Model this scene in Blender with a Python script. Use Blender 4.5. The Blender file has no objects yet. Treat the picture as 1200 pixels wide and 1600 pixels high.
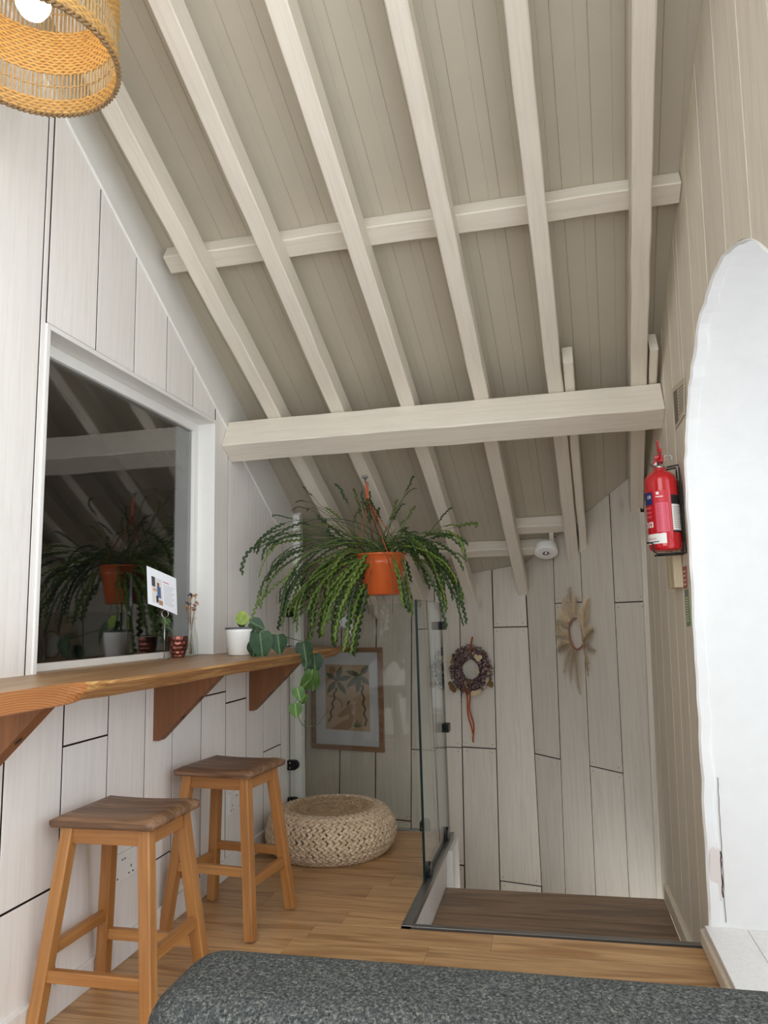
import bpy, bmesh, math, random
from mathutils import Vector, Matrix, noise
random.seed(7)
R = math.radians
scene = bpy.context.scene
col = scene.collection

# ------------------------------------------------------------------ camera
F, CX, CY, HCAM = 1150.0, 600.0, 800.0, 1.02
AX, AY, AZ = Vector((0.97478, 0.05702, 0.21574)), Vector((0.22167, -0.13602, -0.96559)), Vector((-0.02572, 0.98906, -0.14523))
AY.normalize(); AZ = (AZ - AY * AZ.dot(AY)).normalized(); AX = AY.cross(AZ)
CAM = Vector((0, 0, HCAM))
cd = bpy.data.cameras.new('camera'); cam = bpy.data.objects.new('camera', cd); col.objects.link(cam)
cd.sensor_fit = 'HORIZONTAL'; cd.sensor_width = 36.0; cd.lens = F / 1200 * 36.0
cd.clip_start = 0.02
cam.matrix_world = Matrix(((AX.x, AX.y, AX.z, 0), (AY.x, AY.y, AY.z, 0), (AZ.x, AZ.y, AZ.z, HCAM), (0, 0, 0, 1)))
scene.camera = cam
cd.dof.use_dof = False

# ------------------------------------------------------------------ world, light, exposure
SKY = 2.2
w = bpy.data.worlds.new('world'); scene.world = w; w.use_nodes = True
bg = w.node_tree.nodes['Background']
bg.inputs[0].default_value = (0.94, 0.965, 1.0, 1); bg.inputs[1].default_value = SKY
def portal(name, loc, look, sx, sy):
    l = bpy.data.lights.new(name, 'AREA'); l.shape = 'RECTANGLE'; l.size = sx; l.size_y = sy
    l.cycles.is_portal = True
    o = bpy.data.objects.new(name, l); col.objects.link(o); o.location = loc
    o.rotation_euler = Vector(look).to_track_quat('-Z', 'Z').to_euler()
    return o
portal('arch_window_portal', (0.93, 1.95, 0.98), (-1, 0, 0), 1.3, 1.9)
portal('added_side_window_portal', (0.62, 0.21, 1.4), (-1, 0, 0), 1.62, 2.5)
portal('added_rear_window_portal', (-0.45, -0.95, 1.95), (0, 1, 0), 1.9, 3.9)
scene.view_settings.view_transform = 'Standard'
scene.view_settings.look = 'None'
scene.view_settings.gamma = 1.0
scene.view_settings.use_curve_mapping = False
scene.view_settings.exposure = 1.0
scene.cycles.use_denoising = True
scene.cycles.max_bounces = 10
scene.cycles.diffuse_bounces = 6
scene.cycles.transparent_max_bounces = 24
scene.cycles.sample_clamp_indirect = 8.0

# ------------------------------------------------------------------ helpers
def sr(r, g, b):
    f = lambda c: (c / 255 / 12.92) if c / 255 <= 0.04045 else ((c / 255 + 0.055) / 1.055) ** 2.4
    return (f(r), f(g), f(b), 1.0)

def ray(px, py):
    d = Vector((px - CX, -(py - CY), -F))
    return Vector((AX.dot(d), AY.dot(d), AZ.dot(d))).normalized()
def hit(px, py, P, n):
    d = ray(px, py); n = Vector(n)
    return CAM + d * ((Vector(P) - CAM).dot(n) / d.dot(n))
def atx(px, py, X): return hit(px, py, (X, 0, 0), (1, 0, 0))
def aty(px, py, Y): return hit(px, py, (0, Y, 0), (0, 1, 0))
def atz(px, py, Z): return hit(px, py, (0, 0, Z), (0, 0, 1))

def empty(name, loc=(0, 0, 0), rz=0.0, label=None, cat=None, group=None, kind=None):
    o = bpy.data.objects.new(name, None); col.objects.link(o)
    o.location = loc; o.rotation_euler = (0, 0, rz); o.empty_display_size = 0.05
    tag(o, label, cat, group, kind); return o
def tag(o, label=None, cat=None, group=None, kind=None):
    if label: o['label'] = label
    if cat: o['category'] = cat
    if group: o['group'] = group
    if kind: o['kind'] = kind
    return o
def link(name, me, mat, parent=None, label=None, smooth=False):
    if mat is not None:
        for m in (mat if isinstance(mat, (list, tuple)) else [mat]): me.materials.append(m)
    o = bpy.data.objects.new(name, me); col.objects.link(o)
    if parent is not None: o.parent = parent
    if label: o['label'] = label
    if smooth:
        me.polygons.foreach_set('use_smooth', [True] * len(me.polygons))
    return o
def frompy(name, v, f, mat, parent=None, label=None, smooth=False, fix=True):
    me = bpy.data.meshes.new(name); me.from_pydata([tuple(p) for p in v], [], f); me.update()
    if fix:
        bm = bmesh.new(); bm.from_mesh(me); bmesh.ops.recalc_face_normals(bm, faces=bm.faces); bm.to_mesh(me); bm.free()
    return link(name, me, mat, parent, label, smooth)
def frombm(name, bm, mat, parent=None, label=None, smooth=False, fix=True):
    if fix: bmesh.ops.recalc_face_normals(bm, faces=bm.faces)
    me = bpy.data.meshes.new(name); bm.to_mesh(me); bm.free()
    return link(name, me, mat, parent, label, smooth)
def bm_box(bm, x0, x1, y0, y1, z0, z1, M=None, bevel=0.0, seg=2):
    r = bmesh.ops.create_cube(bm, size=1.0)
    vs = r['verts']
    for v in vs:
        v.co = Vector(((x0 + x1) / 2 + v.co.x * (x1 - x0), (y0 + y1) / 2 + v.co.y * (y1 - y0), (z0 + z1) / 2 + v.co.z * (z1 - z0)))
    if bevel > 0:
        es = {e for v in vs for e in v.link_edges}
        g = bmesh.ops.bevel(bm, geom=list(es), offset=bevel, segments=seg, affect='EDGES', profile=0.6)
        vs = list({v for f in g['faces'] for v in f.verts} | {v for v in vs if v.is_valid})
    if M is not None:
        for v in vs: v.co = M @ v.co
    return vs
def box(name, x0, x1, y0, y1, z0, z1, mat, parent=None, bevel=0.0, label=None, M=None, seg=2, smooth=False):
    bm = bmesh.new(); bm_box(bm, x0, x1, y0, y1, z0, z1, None, bevel, seg)
    if M is not None: bmesh.ops.transform(bm, matrix=M, verts=bm.verts)
    return frombm(name, bm, mat, parent, label, smooth)
def area_in(poly, c):
    """offset a polygon (2D list) inwards by c, mitred"""
    n = len(poly); out = []
    A = sum(poly[i][0] * poly[(i + 1) % n][1] - poly[(i + 1) % n][0] * poly[i][1] for i in range(n))
    s = 1 if A > 0 else -1
    for i in range(n):
        p0, p1, p2 = Vector(poly[i - 1]), Vector(poly[i]), Vector(poly[(i + 1) % n])
        a, b = (p1 - p0).normalized(), (p2 - p1).normalized()
        na, nb = Vector((-a.y, a.x)) * s, Vector((-b.y, b.x)) * s
        k = 1 + na.dot(nb)
        m = (na + nb) / (k if k > 0.3 else 0.3)
        out.append(p1 + m * c)
    return out
def prism(name, poly, to3d, nrm, t, mat, parent=None, ch=0.0025, gap=0.0012, label=None, side=None):
    """poly: 2D outline; to3d maps (u,v) to the FRONT face; the body goes back by t against nrm"""
    nrm = Vector(nrm)
    outer = area_in(poly, gap); inner = area_in(outer, ch) if ch else outer
    n = len(poly)
    V = [to3d(*p) - nrm * t for p in outer] + [to3d(*p) - nrm * ch for p in outer]
    fs = [tuple(range(n))] + [(i, (i + 1) % n, n + (i + 1) % n, n + i) for i in range(n)]
    if ch:
        V += [to3d(*p) for p in inner]
        fs += [(n + i, n + (i + 1) % n, 2 * n + (i + 1) % n, 2 * n + i) for i in range(n)]
        fs += [tuple(range(2 * n, 3 * n))]
    else:
        fs += [tuple(range(n, 2 * n))]
    o = frompy(name, V, fs, [mat, side] if side else mat, parent, label)
    if side:                                             # sawn flanks, never painted
        for i in range(1, n + 1): o.data.polygons[i].material_index = 1
    return o
def tube_geo(pts, rad, seg=6, closed=False, cap=True):
    pts = [Vector(p) for p in pts]; n = len(pts)
    rs = rad if isinstance(rad, (list, tuple)) else [rad] * n
    V, Fc = [], []
    up = None
    for i, p in enumerate(pts):
        a = pts[(i - 1) % n] if (closed or i > 0) else p
        b = pts[(i + 1) % n] if (closed or i < n - 1) else p
        t = (b - a).normalized()
        if up is None: up = t.orthogonal().normalized()
        else:
            up = (up - t * up.dot(t))
            up = up.normalized() if up.length > 1e-6 else t.orthogonal().normalized()
        s = t.cross(up)
        for k in range(seg):
            an = 2 * math.pi * k / seg
            V.append(p + (up * math.cos(an) + s * math.sin(an)) * rs[i])
    for i in range(n if closed else n - 1):
        j = (i + 1) % n
        for k in range(seg):
            k2 = (k + 1) % seg
            Fc.append((i * seg + k, i * seg + k2, j * seg + k2, j * seg + k))
    if cap and not closed:
        Fc.append(tuple(range(seg))[::-1]); Fc.append(tuple((n - 1) * seg + k for k in range(seg)))
    return V, Fc
class Geo:
    def __init__(s): s.v = []; s.f = []
    def add(s, V, Fc):
        o = len(s.v); s.v += V; s.f += [tuple(i + o for i in f) for f in Fc]
    def tube(s, *a, **k): s.add(*tube_geo(*a, **k))
    def obj(s, name, mat, parent=None, label=None, smooth=True, fix=False): return frompy(name, s.v, s.f, mat, parent, label, smooth, fix)
def tube(name, pts, rad, mat, parent=None, seg=8, closed=False, label=None):
    g = Geo(); g.tube(pts, rad, seg, closed); return g.obj(name, mat, parent, label)
def lathe_geo(prof, seg=32, c=(0, 0, 0), closed=False):
    V, Fc = [], []
    m = len(prof)
    for (r, z) in prof:
        for k in range(seg):
            a = 2 * math.pi * k / seg
            V.append(Vector((c[0] + r * math.cos(a), c[1] + r * math.sin(a), c[2] + z)))
    for i in range(m if closed else m - 1):
        for k in range(seg):
            k2 = (k + 1) % seg; j = (i + 1) % m
            Fc.append((i * seg + k, i * seg + k2, j * seg + k2, j * seg + k))
    return V, Fc
def lathe(name, prof, mat, parent=None, seg=32, c=(0, 0, 0), closed=False, label=None, smooth=True, cap=False):
    V, Fc = lathe_geo(prof, seg, c, closed)
    if cap:
        Fc.append(tuple(range(seg))); Fc.append(tuple((len(prof) - 1) * seg + k for k in range(seg)))
    return frompy(name, V, Fc, mat, parent, label, smooth)

# ------------------------------------------------------------------ materials
def newmat(name):
    m = bpy.data.materials.new(name); m.use_nodes = True
    nt = m.node_tree; b = nt.nodes['Principled BSDF']
    return m, nt, b
def N(nt, t, **k):
    n = nt.nodes.new(t)
    for a, v in k.items(): setattr(n, a, v)
    return n
def coords(nt, scale, rnd=True):
    tc = N(nt, 'ShaderNodeTexCoord'); mp = N(nt, 'ShaderNodeMapping')
    mp.inputs['Scale'].default_value = scale
    if rnd:
        oi = N(nt, 'ShaderNodeObjectInfo'); mu = N(nt, 'ShaderNodeMath', operation='MULTIPLY'); mu.inputs[1].default_value = 37.0
        nt.links.new(oi.outputs['Random'], mu.inputs[0])
        cx = N(nt, 'ShaderNodeCombineXYZ')
        for i in range(3): nt.links.new(mu.outputs[0], cx.inputs[i])
        nt.links.new(cx.outputs[0], mp.inputs['Location'])
    nt.links.new(tc.outputs['Object'], mp.inputs['Vector'])
    return mp.outputs[0]
def noise_n(nt, vec, scale, detail=4, rough=0.55, dist=0.0):
    n = N(nt, 'ShaderNodeTexNoise'); n.inputs['Scale'].default_value = scale; n.inputs['Detail'].default_value = detail
    n.inputs['Roughness'].default_value = rough; n.inputs['Distortion'].default_value = dist
    nt.links.new(vec, n.inputs['Vector']); return n.outputs['Fac']
def ramp(nt, fac, stops):
    r = N(nt, 'ShaderNodeValToRGB'); e = r.color_ramp.elements
    while len(e) < len(stops): e.new(0.5)
    for i, (p, c) in enumerate(stops): e[i].position = p; e[i].color = c
    nt.links.new(fac, r.inputs[0]); return r.outputs['Color']
def mixc(nt, fac, a, b, mode='MIX'):
    m = N(nt, 'ShaderNodeMix', data_type='RGBA', blend_type=mode)
    for s, v in ((0, fac), (6, a), (7, b)):
        if hasattr(v, 'is_output'): nt.links.new(v, m.inputs[s])
        else: m.inputs[s].default_value = v
    return m.outputs[2]
def bump(nt, b, h, st, dist=0.003):
    bp = N(nt, 'ShaderNodeBump'); bp.inputs['Strength'].default_value = st; bp.inputs['Distance'].default_value = dist
    nt.links.new(h, bp.inputs['Height']); nt.links.new(bp.outputs[0], b.inputs['Normal'])
def rand_val(nt, lo, hi):
    oi = N(nt, 'ShaderNodeObjectInfo'); mr = N(nt, 'ShaderNodeMapRange')
    mr.inputs['To Min'].default_value = lo; mr.inputs['To Max'].default_value = hi
    nt.links.new(oi.outputs['Random'], mr.inputs['Value']); return mr.outputs[0]
AXS = {'x': (1.2, 22, 22), 'y': (22, 1.2, 22), 'z': (22, 22, 1.2)}
def paint(name, base, dark, axis='z', amount=0.35, rough=0.55, spot=0.5, bstr=0.35):
    """brushed paint over sawn timber: long grain streaks, worn spots, a few knots"""
    m, nt, b = newmat(name)
    v = coords(nt, AXS[axis])
    g = noise_n(nt, v, 3.0, 6, 0.65, 0.4)
    c = ramp(nt, g, [(0.33, dark), (0.56, base), (1.0, base)])
    col1 = mixc(nt, amount, base, c)
    v2 = coords(nt, tuple(0.25 if s < 2 else 2.2 / 2.2 for s in AXS[axis]))
    p = noise_n(nt, v2, 9.0, 5, 0.7)
    pm = ramp(nt, p, [(0.60, (0, 0, 0, 1)), (0.78, (spot, spot, spot, 1))])
    col2 = mixc(nt, pm, col1, dark)
    # knots
    vz = coords(nt, tuple(0.45 if s < 2 else 1.0 for s in AXS[axis]))
    vo = N(nt, 'ShaderNodeTexVoronoi'); vo.inputs['Scale'].default_value = 2.6; nt.links.new(vz, vo.inputs['Vector'])
    km = ramp(nt, vo.outputs['Distance'], [(0.0, (0.5, 0.5, 0.5, 1)), (0.045, (0.12, 0.12, 0.12, 1)), (0.07, (0, 0, 0, 1))])
    col3 = mixc(nt, km, col2, tuple(x * 0.5 for x in dark[:3]) + (1,))
    val = rand_val(nt, 0.94, 1.03)
    mul = N(nt, 'ShaderNodeVectorMath', operation='SCALE'); nt.links.new(col3, mul.inputs[0]); nt.links.new(val, mul.inputs['Scale'])
    nt.links.new(mul.outputs[0], b.inputs['Base Color'])
    b.inputs['Roughness'].default_value = rough
    bump(nt, b, g, bstr, 0.002)
    return m
def wood(name, light, dark, axis='x', ring=6.0, rough=0.4, lo=0.85, hi=1.12, bstr=0.15, spec=0.5, fine=1.0, coat=0.0):
    m, nt, b = newmat(name)
    sc = {'x': (0.5, 7, 7), 'y': (7, 0.5, 7), 'z': (7, 7, 0.5)}[axis]
    v = coords(nt, sc)
    n1 = noise_n(nt, v, ring * 0.35, 3, 0.5, 1.2)
    wv = N(nt, 'ShaderNodeMath', operation='MULTIPLY'); wv.inputs[1].default_value = ring * 2.2; nt.links.new(n1, wv.inputs[0])
    sn = N(nt, 'ShaderNodeMath', operation='SINE'); nt.links.new(wv.outputs[0], sn.inputs[0])
    mr = N(nt, 'ShaderNodeMapRange'); mr.inputs['From Min'].default_value = -1; nt.links.new(sn.outputs[0], mr.inputs['Value'])
    v2 = coords(nt, {'x': (3, 90, 90), 'y': (90, 3, 90), 'z': (90, 90, 3)}[axis])
    n2 = noise_n(nt, v2, 1.5 * fine, 4, 0.7)
    c1 = mixc(nt, mr.outputs[0], dark, light)
    c2 = mixc(nt, ramp(nt, n2, [(0.3, (0.55, 0.55, 0.55, 1)), (0.62, (0, 0, 0, 1))]), c1, tuple(x * 0.55 for x in dark[:3]) + (1,))
    val = rand_val(nt, lo, hi)
    mul = N(nt, 'ShaderNodeVectorMath', operation='SCALE'); nt.links.new(c2, mul.inputs[0]); nt.links.new(val, mul.inputs['Scale'])
    nt.links.new(mul.outputs[0], b.inputs['Base Color'])
    b.inputs['Roughness'].default_value = rough; b.inputs['Specular IOR Level'].default_value = spec
    b.inputs['Coat Weight'].default_value = coat
    bump(nt, b, n2, bstr, 0.001)
    return m
def plain(name, c, rough=0.5, metal=0.0, var=0.0, nscale=60.0, bstr=0.0, spec=0.5, coat=0.0, trans=0.0, sub=0.0):
    m, nt, b = newmat(name)
    v = coords(nt, (1, 1, 1), False)
    n = noise_n(nt, v, nscale, 4, 0.6)
    d = tuple(x * (1 - var) for x in c[:3]) + (1,); l = tuple(min(1, x * (1 + var)) for x in c[:3]) + (1,)
    nt.links.new(ramp(nt, n, [(0.3, d), (0.7, l)]), b.inputs['Base Color'])
    b.inputs['Roughness'].default_value = rough; b.inputs['Metallic'].default_value = metal
    b.inputs['Specular IOR Level'].default_value = spec; b.inputs['Coat Weight'].default_value = coat
    b.inputs['Transmission Weight'].default_value = trans
    if bstr: bump(nt, b, n, bstr, 0.002)
    return m
def leafmat(name, a, bcol, nscale=25, rough=0.45, lo=0.75, hi=1.2):
    m, nt, b = newmat(name)
    n = noise_n(nt, coords(nt, (1, 1, 1)), nscale, 3, 0.6)
    c = ramp(nt, n, [(0.3, a), (0.7, bcol)])
    mul = N(nt, 'ShaderNodeVectorMath', operation='SCALE'); nt.links.new(c, mul.inputs[0]); nt.links.new(rand_val(nt, lo, hi), mul.inputs['Scale'])
    nt.links.new(mul.outputs[0], b.inputs['Base Color']); b.inputs['Roughness'].default_value = rough
    tr = N(nt, 'ShaderNodeBsdfTranslucent'); nt.links.new(mul.outputs[0], tr.inputs[0])
    mx = N(nt, 'ShaderNodeMixShader'); mx.inputs[0].default_value = 0.25
    nt.links.new(b.outputs[0], mx.inputs[1]); nt.links.new(tr.outputs[0], mx.inputs[2])
    nt.links.new(mx.outputs[0], nt.nodes['Material Output'].inputs[0])
    return m
def thin_glass(name, tint=(0.975, 0.985, 0.98, 1), ior=1.5, gain=1.0, rough=0.0):
    m = bpy.data.materials.new(name); m.use_nodes = True; nt = m.node_tree
    nt.nodes.remove(nt.nodes['Principled BSDF'])
    tr = N(nt, 'ShaderNodeBsdfTransparent'); tr.inputs[0].default_value = tint
    gl = N(nt, 'ShaderNodeBsdfGlossy'); gl.inputs['Roughness'].default_value = rough
    fr = N(nt, 'ShaderNodeFresnel'); ge = N(nt, 'ShaderNodeNewGeometry'); mi = N(nt, 'ShaderNodeMapRange')
    mi.inputs['To Min'].default_value = ior; mi.inputs['To Max'].default_value = 1 / ior      # same reflectance from both sides
    nt.links.new(ge.outputs['Backfacing'], mi.inputs['Value']); nt.links.new(mi.outputs[0], fr.inputs[0])
    mu = N(nt, 'ShaderNodeMath', operation='MULTIPLY'); mu.use_clamp = True; mu.inputs[1].default_value = gain
    nt.links.new(fr.outputs[0], mu.inputs[0])
    mx = N(nt, 'ShaderNodeMixShader'); nt.links.new(mu.outputs[0], mx.inputs[0])
    nt.links.new(tr.outputs[0], mx.inputs[1]); nt.links.new(gl.outputs[0], mx.inputs[2])
    nt.links.new(mx.outputs[0], nt.nodes['Material Output'].inputs[0])
    return m

M = {}
M['wall_white'] = paint('white washed board', sr(239, 236, 232), sr(204, 195, 187), 'z', 0.22, 0.6, 0.3)
M['wall_grey'] = paint('cream washed board', sr(213, 206, 194), sr(176, 164, 148), 'z', 0.3, 0.6, 0.4)
M['wall_beige'] = paint('beige washed board', sr(233, 225, 209), sr(204, 190, 168), 'z', 0.4, 0.6, 0.45)
M['timber'] = paint('white painted timber', sr(224, 216, 202), sr(192, 182, 166), 'x', 0.3, 0.55, 0.3, 0.5)
M['ceil'] = plain('grey beige ceiling paint', sr(186, 178, 161), 0.5, var=0.02, nscale=9)
M['smooth_white'] = plain('smooth white paint', sr(232, 231, 227), 0.45, var=0.02, nscale=8)
M['plaster'] = plain('white lime plaster', sr(238, 238, 236), 0.7, var=0.02, nscale=14, bstr=0.25)
M['gap'] = plain('dark gap behind boards', sr(62, 40, 32), 0.9, var=0.2)
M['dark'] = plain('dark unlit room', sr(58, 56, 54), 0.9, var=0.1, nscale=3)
M['oak'] = wood('oak floor plank', sr(208, 166, 118), sr(168, 124, 80), 'x', 7, 0.36, 0.80, 1.12, 0.15)
M['tread'] = wood('grey brown stair tread', sr(164, 134, 106), sr(120, 94, 72), 'x', 6, 0.42, 0.9, 1.1, 0.1)
M['slab'] = wood('live edge slab wood', sr(190, 154, 112), sr(158, 120, 80), 'y', 5, 0.4, 1, 1, 0.15)
M['slab_edge'] = wood('barked live edge wood', sr(208, 164, 104), sr(164, 116, 64), 'y', 9, 0.55, 1, 1, 0.8)
M['bracket'] = wood('red brown bracket wood', sr(160, 106, 64), sr(124, 78, 44), 'z', 4, 0.4, 0.95, 1.05, 0.15)
M['seat'] = wood('worn brown stool seat', sr(160, 124, 94), sr(112, 82, 60), 'x', 9, 0.45, 0.97, 1.05, 0.4)
M['leg'] = wood('orange varnished stool wood', sr(204, 150, 90), sr(168, 114, 62), 'z', 4, 0.38, 0.93, 1.05, 0.2)
M['steel'] = plain('brushed aluminium strip', sr(150, 148, 144), 0.35, 0.85, var=0.05)
M['chrome'] = plain('bright chrome', sr(200, 200, 200), 0.15, 1.0)
M['black'] = plain('black metal', sr(16, 16, 17), 0.35, 0.4)
M['blackwire'] = plain('black coated wire', sr(20, 20, 20), 0.4, 0.2)
M['glass'] = thin_glass('clear balustrade glass', (0.955, 0.97, 0.96, 1), 1.5, 1.0)
M['glass_edge'] = plain('dark green glass edge', sr(14, 34, 34), 0.35, 0.0, spec=0.15)
M['pane'] = thin_glass('dark window pane', (0.85, 0.86, 0.86, 1), 1.5, 2.1)
M['clear_pane'] = thin_glass('clear window pane', (0.97, 0.98, 0.98, 1), 1.45, 1.0)
M['dimming_pane'] = thin_glass('grey daylight dimming pane', (0.45, 0.47, 0.49, 1), 1.45, 1.0)  # grey tint added to dim the daylight coming through the arch
M['pic_glass'] = thin_glass('picture glass', (0.97, 0.97, 0.97, 1), 1.45, 1.0)
M['plastic'] = plain('white plastic', sr(238, 238, 236), 0.3, var=0.0)
M['terracotta'] = plain('glossy terracotta plastic', sr(196, 92, 44), 0.22, var=0.06, nscale=6)
M['orange'] = plain('orange plastic', sr(190, 84, 40), 0.35)
M['potwhite'] = plain('white glazed ceramic', sr(244, 243, 240), 0.25)
M['soil'] = plain('dark potting soil', sr(52, 46, 42), 0.95, var=0.3, nscale=120, bstr=0.5)
M['red'] = plain('glossy fire red enamel', sr(190, 22, 30), 0.18, var=0.03, coat=0.5)
M['redprint'] = plain('red label print', sr(196, 36, 48), 0.4)
M['pink'] = plain('pink label print', sr(214, 90, 110), 0.4)
M['navy'] = plain('navy label print', sr(28, 40, 100), 0.4)
M['ink'] = plain('black print', sr(28, 28, 30), 0.5)
M['whiteprint'] = plain('white label paper', sr(236, 234, 228), 0.5)
M['greyprint'] = plain('grey fine print', sr(120, 116, 116), 0.6)

# ------------------------------------------------------------------ shared geometry
XL = -1.364                                   # left wall face
def XR(z): return 0.41 + 0.03 * z             # right wall leans slightly outwards
PM, SK = 0.55, 0.055                          # roof fall per metre, rafter skew
def rz_(Y, u=0.0): return 1.935 - PM * (Y - 2.93) + u
UC = 0.185                                    # ceiling boards above rafter undersides
DIR = Vector((SK, 1, -PM)).normalized()
NRM = Vector((0, PM, 1)).normalized()         # roof normal (up)
WID = DIR.cross(NRM).normalized()             # across the rafter
P_B, N_B = Vector((-0.145, 4.366, 0)), Vector((0.25, 1, 0)).normalized()   # back wall
P_C, N_C = Vector((0.42, 3.71, 0)), Vector((0.67, 0.57, 0)).normalized()   # slanting stair wall
ZB = -0.95

# ================================================================== STRUCTURE
def lp(u, v): return Vector((XL, u, v))
def zs(Y): return 2.555 - 0.588 * (Y - 1.8)            # sloping top of the left wall boarding
RIDGE = -0.85
def ztop(Y, d=0.0):
    return rz_(Y, UC + d) if Y >= RIDGE else rz_(RIDGE, UC + d) + 0.55 * (Y - RIDGE)
WY0, WY1, WZ0, WZ1 = 1.742, 2.835, 0.90, 1.885          # left window opening
# --- left wall
wl = empty('wall_left', kind='structure', label='white washed vertical board wall with the dark window', loc=(0, 0, 0))
def lback(name, poly, x=0.0, t=0.03, mat='gap'):
    return prism(name, poly, lambda u, v: Vector((XL - 0.018 + x, u, v)), (1, 0, 0), t, M[mat], wl, 0, 0)
lback('backing_panel', [(-0.85, -0.02), (3.86, -0.02), (3.86, WZ0 - 0.01), (-0.85, WZ0 - 0.01)])
lback('backing_panel', [(WY1, WZ0 - 0.01), (3.86, WZ0 - 0.01), (3.86, ztop(3.86)), (WY1, ztop(WY1))])
lback('backing_panel', [(WY0, WZ1), (WY1, WZ1), (WY1, ztop(WY1)), (WY0, ztop(WY0))])
lback('backing_panel', [(-0.85, WZ0 - 0.01), (WY0, WZ0 - 0.01), (WY0, ztop(WY0)), (RIDGE, ztop(RIDGE))])
def lboard(a, b, z0, z1=None):
    poly = [(a, z0), (b, z0), (b, zs(b) if z1 is None else z1), (a, zs(a) if z1 is None else z1)]
    return prism('board', poly, lp, (1, 0, 0), 0.016, M['wall_white'], wl, 0.0010, random.uniform(0.0020, 0.0034), side=M['gap'])
for a, b in zip((1.06, 1.28, 1.5, 1.72), (1.28, 1.5, 1.72, 1.7435)): lboard(a, b, 0.895)
for a, b in zip((1.745, 1.98, 2.2, 2.42, 2.632), (1.98, 2.2, 2.42, 2.632, 2.833)): lboard(a, b, WZ1 + 0.002)
for a, b in zip((2.838, 2.968, 3.205, 3.418, 3.645), (2.968, 3.205, 3.418, 3.645, 3.81)): lboard(a, b, 0.895)
low = [0.6, 0.82, 1.0, 1.22, 1.44, 1.658, 1.888, 2.105, 2.321, 2.506, 2.732, 2.955, 3.17, 3.37, 3.60, 3.81]
joint = {1.658: 0.325, 1.888: 0.69, 2.321: 0.233, 2.732: 0.74, 2.955: 0.69, 3.37: 0.42}
for a, b in zip(low[:-1], low[1:]):
    if a in joint:
        lboard(a, b, 0.0, joint[a]); lboard(a, b, joint[a], 0.895)
    else: lboard(a, b, 0.0, 0.895)
# plaster strip between the boarding and the roof, with its thin bead
prism('plaster_strip', [(0.3, zs(0.3)), (3.81, zs(3.81)), (3.81, ztop(3.81)), (0.3, ztop(0.3))], lp, (1, 0, 0), 0.014, M['smooth_white'], wl, 0, 0)
prism('bead', [(0.3, zs(0.3) - 0.006), (3.81, zs(3.81) - 0.006), (3.81, zs(3.81) + 0.012), (0.3, zs(0.3) + 0.012)], lambda u, v: Vector((XL + 0.006, u, v)), (1, 0, 0), 0.018, M['smooth_white'], wl, 0.003, 0)
box('end_post', -1.40, -1.328, 3.81, 3.865, -0.02, ztop(3.86), M['smooth_white'], wl, 0.003)
bl = box('baseboard_left', XL, XL + 0.014, 0.3, 3.81, 0.0, 0.075, M['wall_white'], None, 0.003); tag(bl, 'low white skirting board along the left wall', kind='structure')
# --- left window
w1 = empty('window_1', (XL, (WY0 + WY1) / 2, WZ0), kind='structure', label='large dark fixed window in the white left wall')
def wpart(name, x0, x1, y0, y1, z0, z1, mat, bev=0.002):
    return box(name, x0 - XL, x1 - XL, y0 - (WY0 + WY1) / 2, y1 - (WY0 + WY1) / 2, z0 - WZ0, z1 - WZ0, mat, w1, bev)
XG = -1.448
wpart('jamb', -1.47, XL + 0.006, WY0, WY0 + 0.016, WZ0, WZ1 - 0.016, M['smooth_white'])
wpart('jamb', -1.47, XL + 0.006, WY1 - 0.016, WY1, WZ0, WZ1 - 0.016, M['smooth_white'])
wpart('head', -1.47, XL + 0.006, WY0, WY1, WZ1 - 0.016, WZ1, M['smooth_white'])
wpart('frame_stile', -1.462, -1.434, WY0 + 0.016, WY0 + 0.05, WZ0, WZ1 - 0.016, M['smooth_white'])
wpart('frame_stile', -1.462, -1.434, WY1 - 0.05, WY1 - 0.016, WZ0, WZ1 - 0.016, M['smooth_white'])
wpart('frame_rail', -1.462, -1.434, WY0 + 0.05, WY1 - 0.05, WZ1 - 0.052, WZ1 - 0.016, M['smooth_white'])
wpart('frame_rail', -1.462, -1.434, WY0 + 0.05, WY1 - 0.05, WZ0, WZ0 + 0.022, M['smooth_white'])
wpart('pane', XG - 0.003, XG, WY0 + 0.05, WY1 - 0.05, WZ0 + 0.022, WZ1 - 0.052, M['pane'], 0)
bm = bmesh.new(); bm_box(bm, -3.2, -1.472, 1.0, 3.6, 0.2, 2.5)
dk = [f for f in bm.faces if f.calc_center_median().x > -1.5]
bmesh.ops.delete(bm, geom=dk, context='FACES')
o = frombm('wall_adjoining', bm, M['dark']); tag(o, 'dark unlit room seen behind the left window', kind='structure')

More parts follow.
